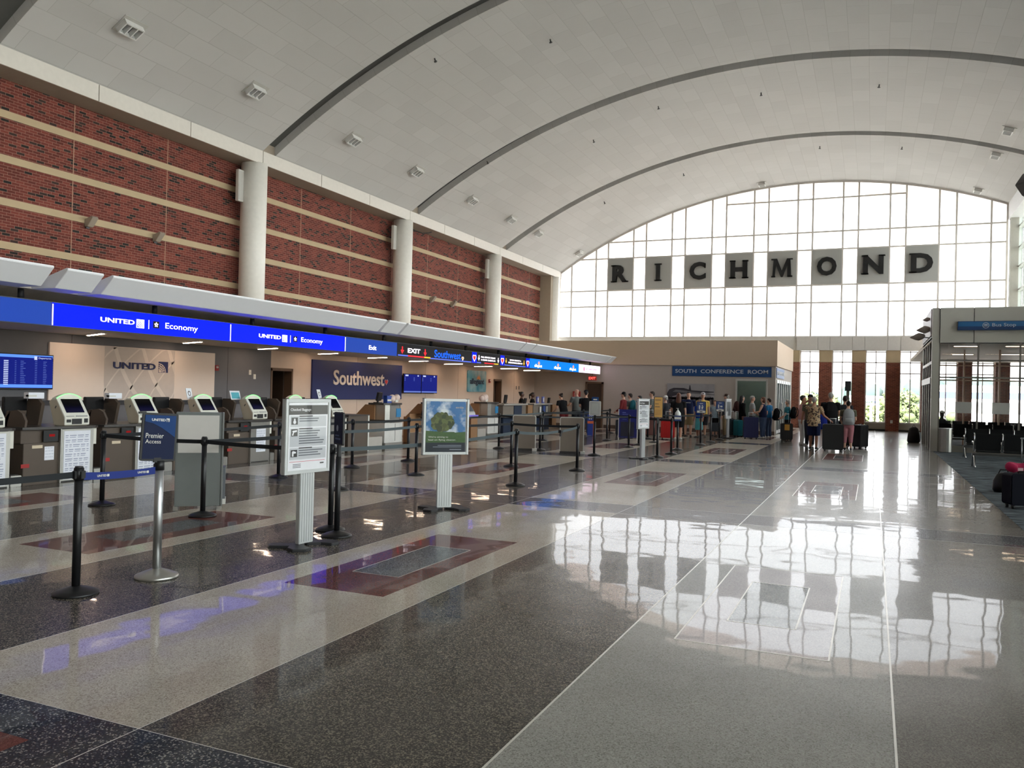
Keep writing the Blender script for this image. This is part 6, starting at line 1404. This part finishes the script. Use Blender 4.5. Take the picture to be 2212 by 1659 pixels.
t = thing('cable_loop', 'loose dark cable loop hanging under the cornice', 'cable', (-18.2, 31.2, 8.615)); c = MB(); c.tube([(-.2,-.5,-.03),(-.15,-.3,-.10),(0,.1,-.16),(.1,.5,-.08),(.2,.6,-.03)], .022, 8); c.build('cable', black, t); c = MB(); c.box(-.24,-.16,-.55,-.45,-.02,0); c.build('clip', darkgrey, t)
t = thing('wall_outlet', 'white outlet plate low on the second brick pier from the vestibule', 'outlet', (.92, 47.68, .42)); c = MB(); c.box(-.06,.06,-.02,0,0,.16); c.build('plate', white, t); c = MB(); c.box(-.025,.025,-.024,-.02,.04,.12); c.build('socket', offwhite, t)
t = thing('person', 'person seated inside the glazed waiting room, only head and shoulder past the post', 'person', (2.29, 33.32, 0), 0); c = MB(); c.ell([(0,0,.47,.2,.14),(0,0,.8,.19,.12),(0,0,.98,.17,.09),(0,0,1.04,.06,.06),(0,0,1.1,.055,.055),(0,.01,1.15,.075,.09),(0,.01,1.24,.078,.095),(0,0,1.31,.03,.04)], 14); c.tube([(-.1,.0,.555),(-.1,.4,.555),(-.1,.44,.05),(-.1,.52,.03)], [.08,.075,.05,.04], 8); c.tube([(.1,.0,.555),(.1,.4,.555),(.1,.44,.05),(.1,.52,.03)], [.08,.075,.05,.04], 8)
remesh(c, 'body', .018, fabric('slate',(58,64,72)), t); c = MB(); c.sphere((0,-.01,1.25),.085,.1,.085,8); c.build('hair', hairB, t)
# ============================================================ OUTSIDE THE WINDOWS
p = MB(); p.box(-500, 500, 51, 900, -5.6, -5.5); p.box(10.5, 500, -300, 51, -5.6, -5.5); struct('ground_outside', p, M('pale_asphalt', (172,170,164), .9, scale=.2))
p = MB(); p.box(-19, 9.5, 48.45, 51, -.6, -.3); struct('ground_terrace', p, M('pale_concrete', (190,188,182), .9))
leafm = M('leaf_green', (74,86,48), .8, var=.3, scale=3); barkm = M('bark', (92,74,58), .9)
def blob(c, cx, cy, cz, r, n, seed):
    random.seed(seed)
    for k in range(n):
        a, b, q = random.uniform(0, 2*PI), random.uniform(-.6, 1), random.random()**.4
        s = r*random.uniform(.12, .24)
        c.sphere((cx+.85*r*q*math.cos(a)*math.sqrt(max(.05,1-b*b)), cy+.85*r*q*math.sin(a)*math.sqrt(max(.05,1-b*b)), cz+r*1.0*q*b), s, s, s*.85, 6)
def tree(x, y, top, r, seed, label):
    t = thing('tree', label, 'tree', (x, y, -5.5), 0, 'trees outside the windows'); h = top+5.5
    c = MB(); c.tube([(0,0,0),(.1,0,h*.4),(0,.1,h*.75)], [.28,.2,.08], 8); c.build('trunk', barkm, t)
    c = MB(); blob(c, 0, 0, h-r*1.15, r, 110, seed)
    random.seed(seed)
    me = c
    for k in range(1800):
        a, b = random.uniform(0,2*PI), random.uniform(-.8,1); q = random.uniform(.6,1.0); s = math.sqrt(max(.02,1-b*b))
        p0 = Vector((r*q*s*math.cos(a), r*q*s*math.sin(a), h-r*1.15+r*1.15*q*b)); d = Vector((random.uniform(-1,1),random.uniform(-1,1),random.uniform(-1,1)))*.11; e = d.orthogonal()*.7
        c.add([p0-d, p0+e, p0+d, p0-e], [(0,1,2,3)])
    c.build('crown', leafm, t)
tree(1.95, 72, 2.6, 2.1, 5, 'leafy yellow-green tree outside the window beside the vestibule')
tree(-.5, 84, 1.6, 2.2, 8, 'pale leafy tree outside the second window from the vestibule')
tree(-4.2, 86, 2.2, 1.5, 9, 'tree outside behind the hall group, left of a brick pier')
tree(-7.2, 110, 2.6, 2.4, 12, 'tree outside the leftmost tall window')
tree(7.4, 90, .6, 2.6, 14, 'tree outside seen through the glazed waiting room')
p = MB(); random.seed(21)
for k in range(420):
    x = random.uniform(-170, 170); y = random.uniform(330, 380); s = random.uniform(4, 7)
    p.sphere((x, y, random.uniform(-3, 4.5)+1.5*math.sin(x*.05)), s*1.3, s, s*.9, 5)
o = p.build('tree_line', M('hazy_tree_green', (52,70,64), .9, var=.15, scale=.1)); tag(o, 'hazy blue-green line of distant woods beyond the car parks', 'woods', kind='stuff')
def building(x0, x1, y, z1, m, label, d=14, rows=2, cols=8):
    t = thing('building', label, 'building', ((x0+x1)/2, y, -5.5)); w = x1-x0
    c = MB(); c.box(-w/2, w/2, 0, d, 0, z1+5.5); c.build('wall', m, t); c = MB(); c.box(-w/2-.4, w/2+.4, -.4, d+.4, z1+5.5, z1+5.9); c.build('roof_edge', white, t)
    for r in range(rows):
        c = MB(); zz = 5.5+z1-1.6-2.2*r; c.box(-w/2+.6, w/2-.6, -.06, .02, zz, zz+1.0); c.build('window_band', M('blue_window_band',(60,70,96),.3), t)
building(-40, -6, 150, 3.2, M('white_render',(226,226,222),.8), 'long white building outside behind the hall group', 14, 2)
building(-4, 5, 170, 1.8, M('white_render',(226,226,222),.8), 'low white building outside between the brick piers', 14, 2)
building(8, 40, 140, 3.6, M('white_render',(226,226,222),.8), 'white flat-roofed building seen through the glazed waiting room', 14, 1)
t = thing('walkway', 'white elevated walkway with truss sides outside the waiting room', 'walkway', (10, 120, 0)); c = MB(); c.box(-8, 14, 0, 3, -1.6, -1.2); c.box(-8, 14, 0, 3, .8, 1.1); c.build('deck', white, t); c = MB()
for k in range(11): c.tube([(-8+2*k,0,-1.3),(-7+2*k,0,.9)], .1, 6); c.tube([(-7+2*k,0,.9),(-6+2*k,0,-1.3)], .1, 6)
c.build('truss', white, t)
for x, y, h, lab in ((-.1,66,1.2,'white lamp pole outside the second window from the vestibule, left of two'),(.35,68,2.8,'white lamp pole outside the second window from the vestibule, right of two'),(8.6,95,3.2,'tall white mast outside seen through the waiting room')):
    t = thing('lamp_pole', lab, 'lamp post', (x, y, -5.5), 0, 'lamp poles outside'); c = MB(); c.cyl(0,0,0,5.5+h,.09,10); c.build('pole', white, t); c = MB(); c.box(-.35,.35,-.12,.12,5.5+h,5.65+h); c.build('lamp_head', white, t)
t = thing('ticket_pillar', 'dark capped post seen above heads before the middle brick pier', 'post', (-.82, 31.8, 0)); c = MB(); c.cyl(0,0,0,1.95,.05,12); c.build('pole', M('olive_pole',(110,108,90),.5), t); c = MB(); c.rbox(-.1,.1,-.1,.1,1.95,2.3,.04,'z'); c.build('cap', M('pillar_cap',(40,42,44),.5), t); c = MB(); c.cyl(0,0,0,.03,.2,20); c.build('base', black, t)
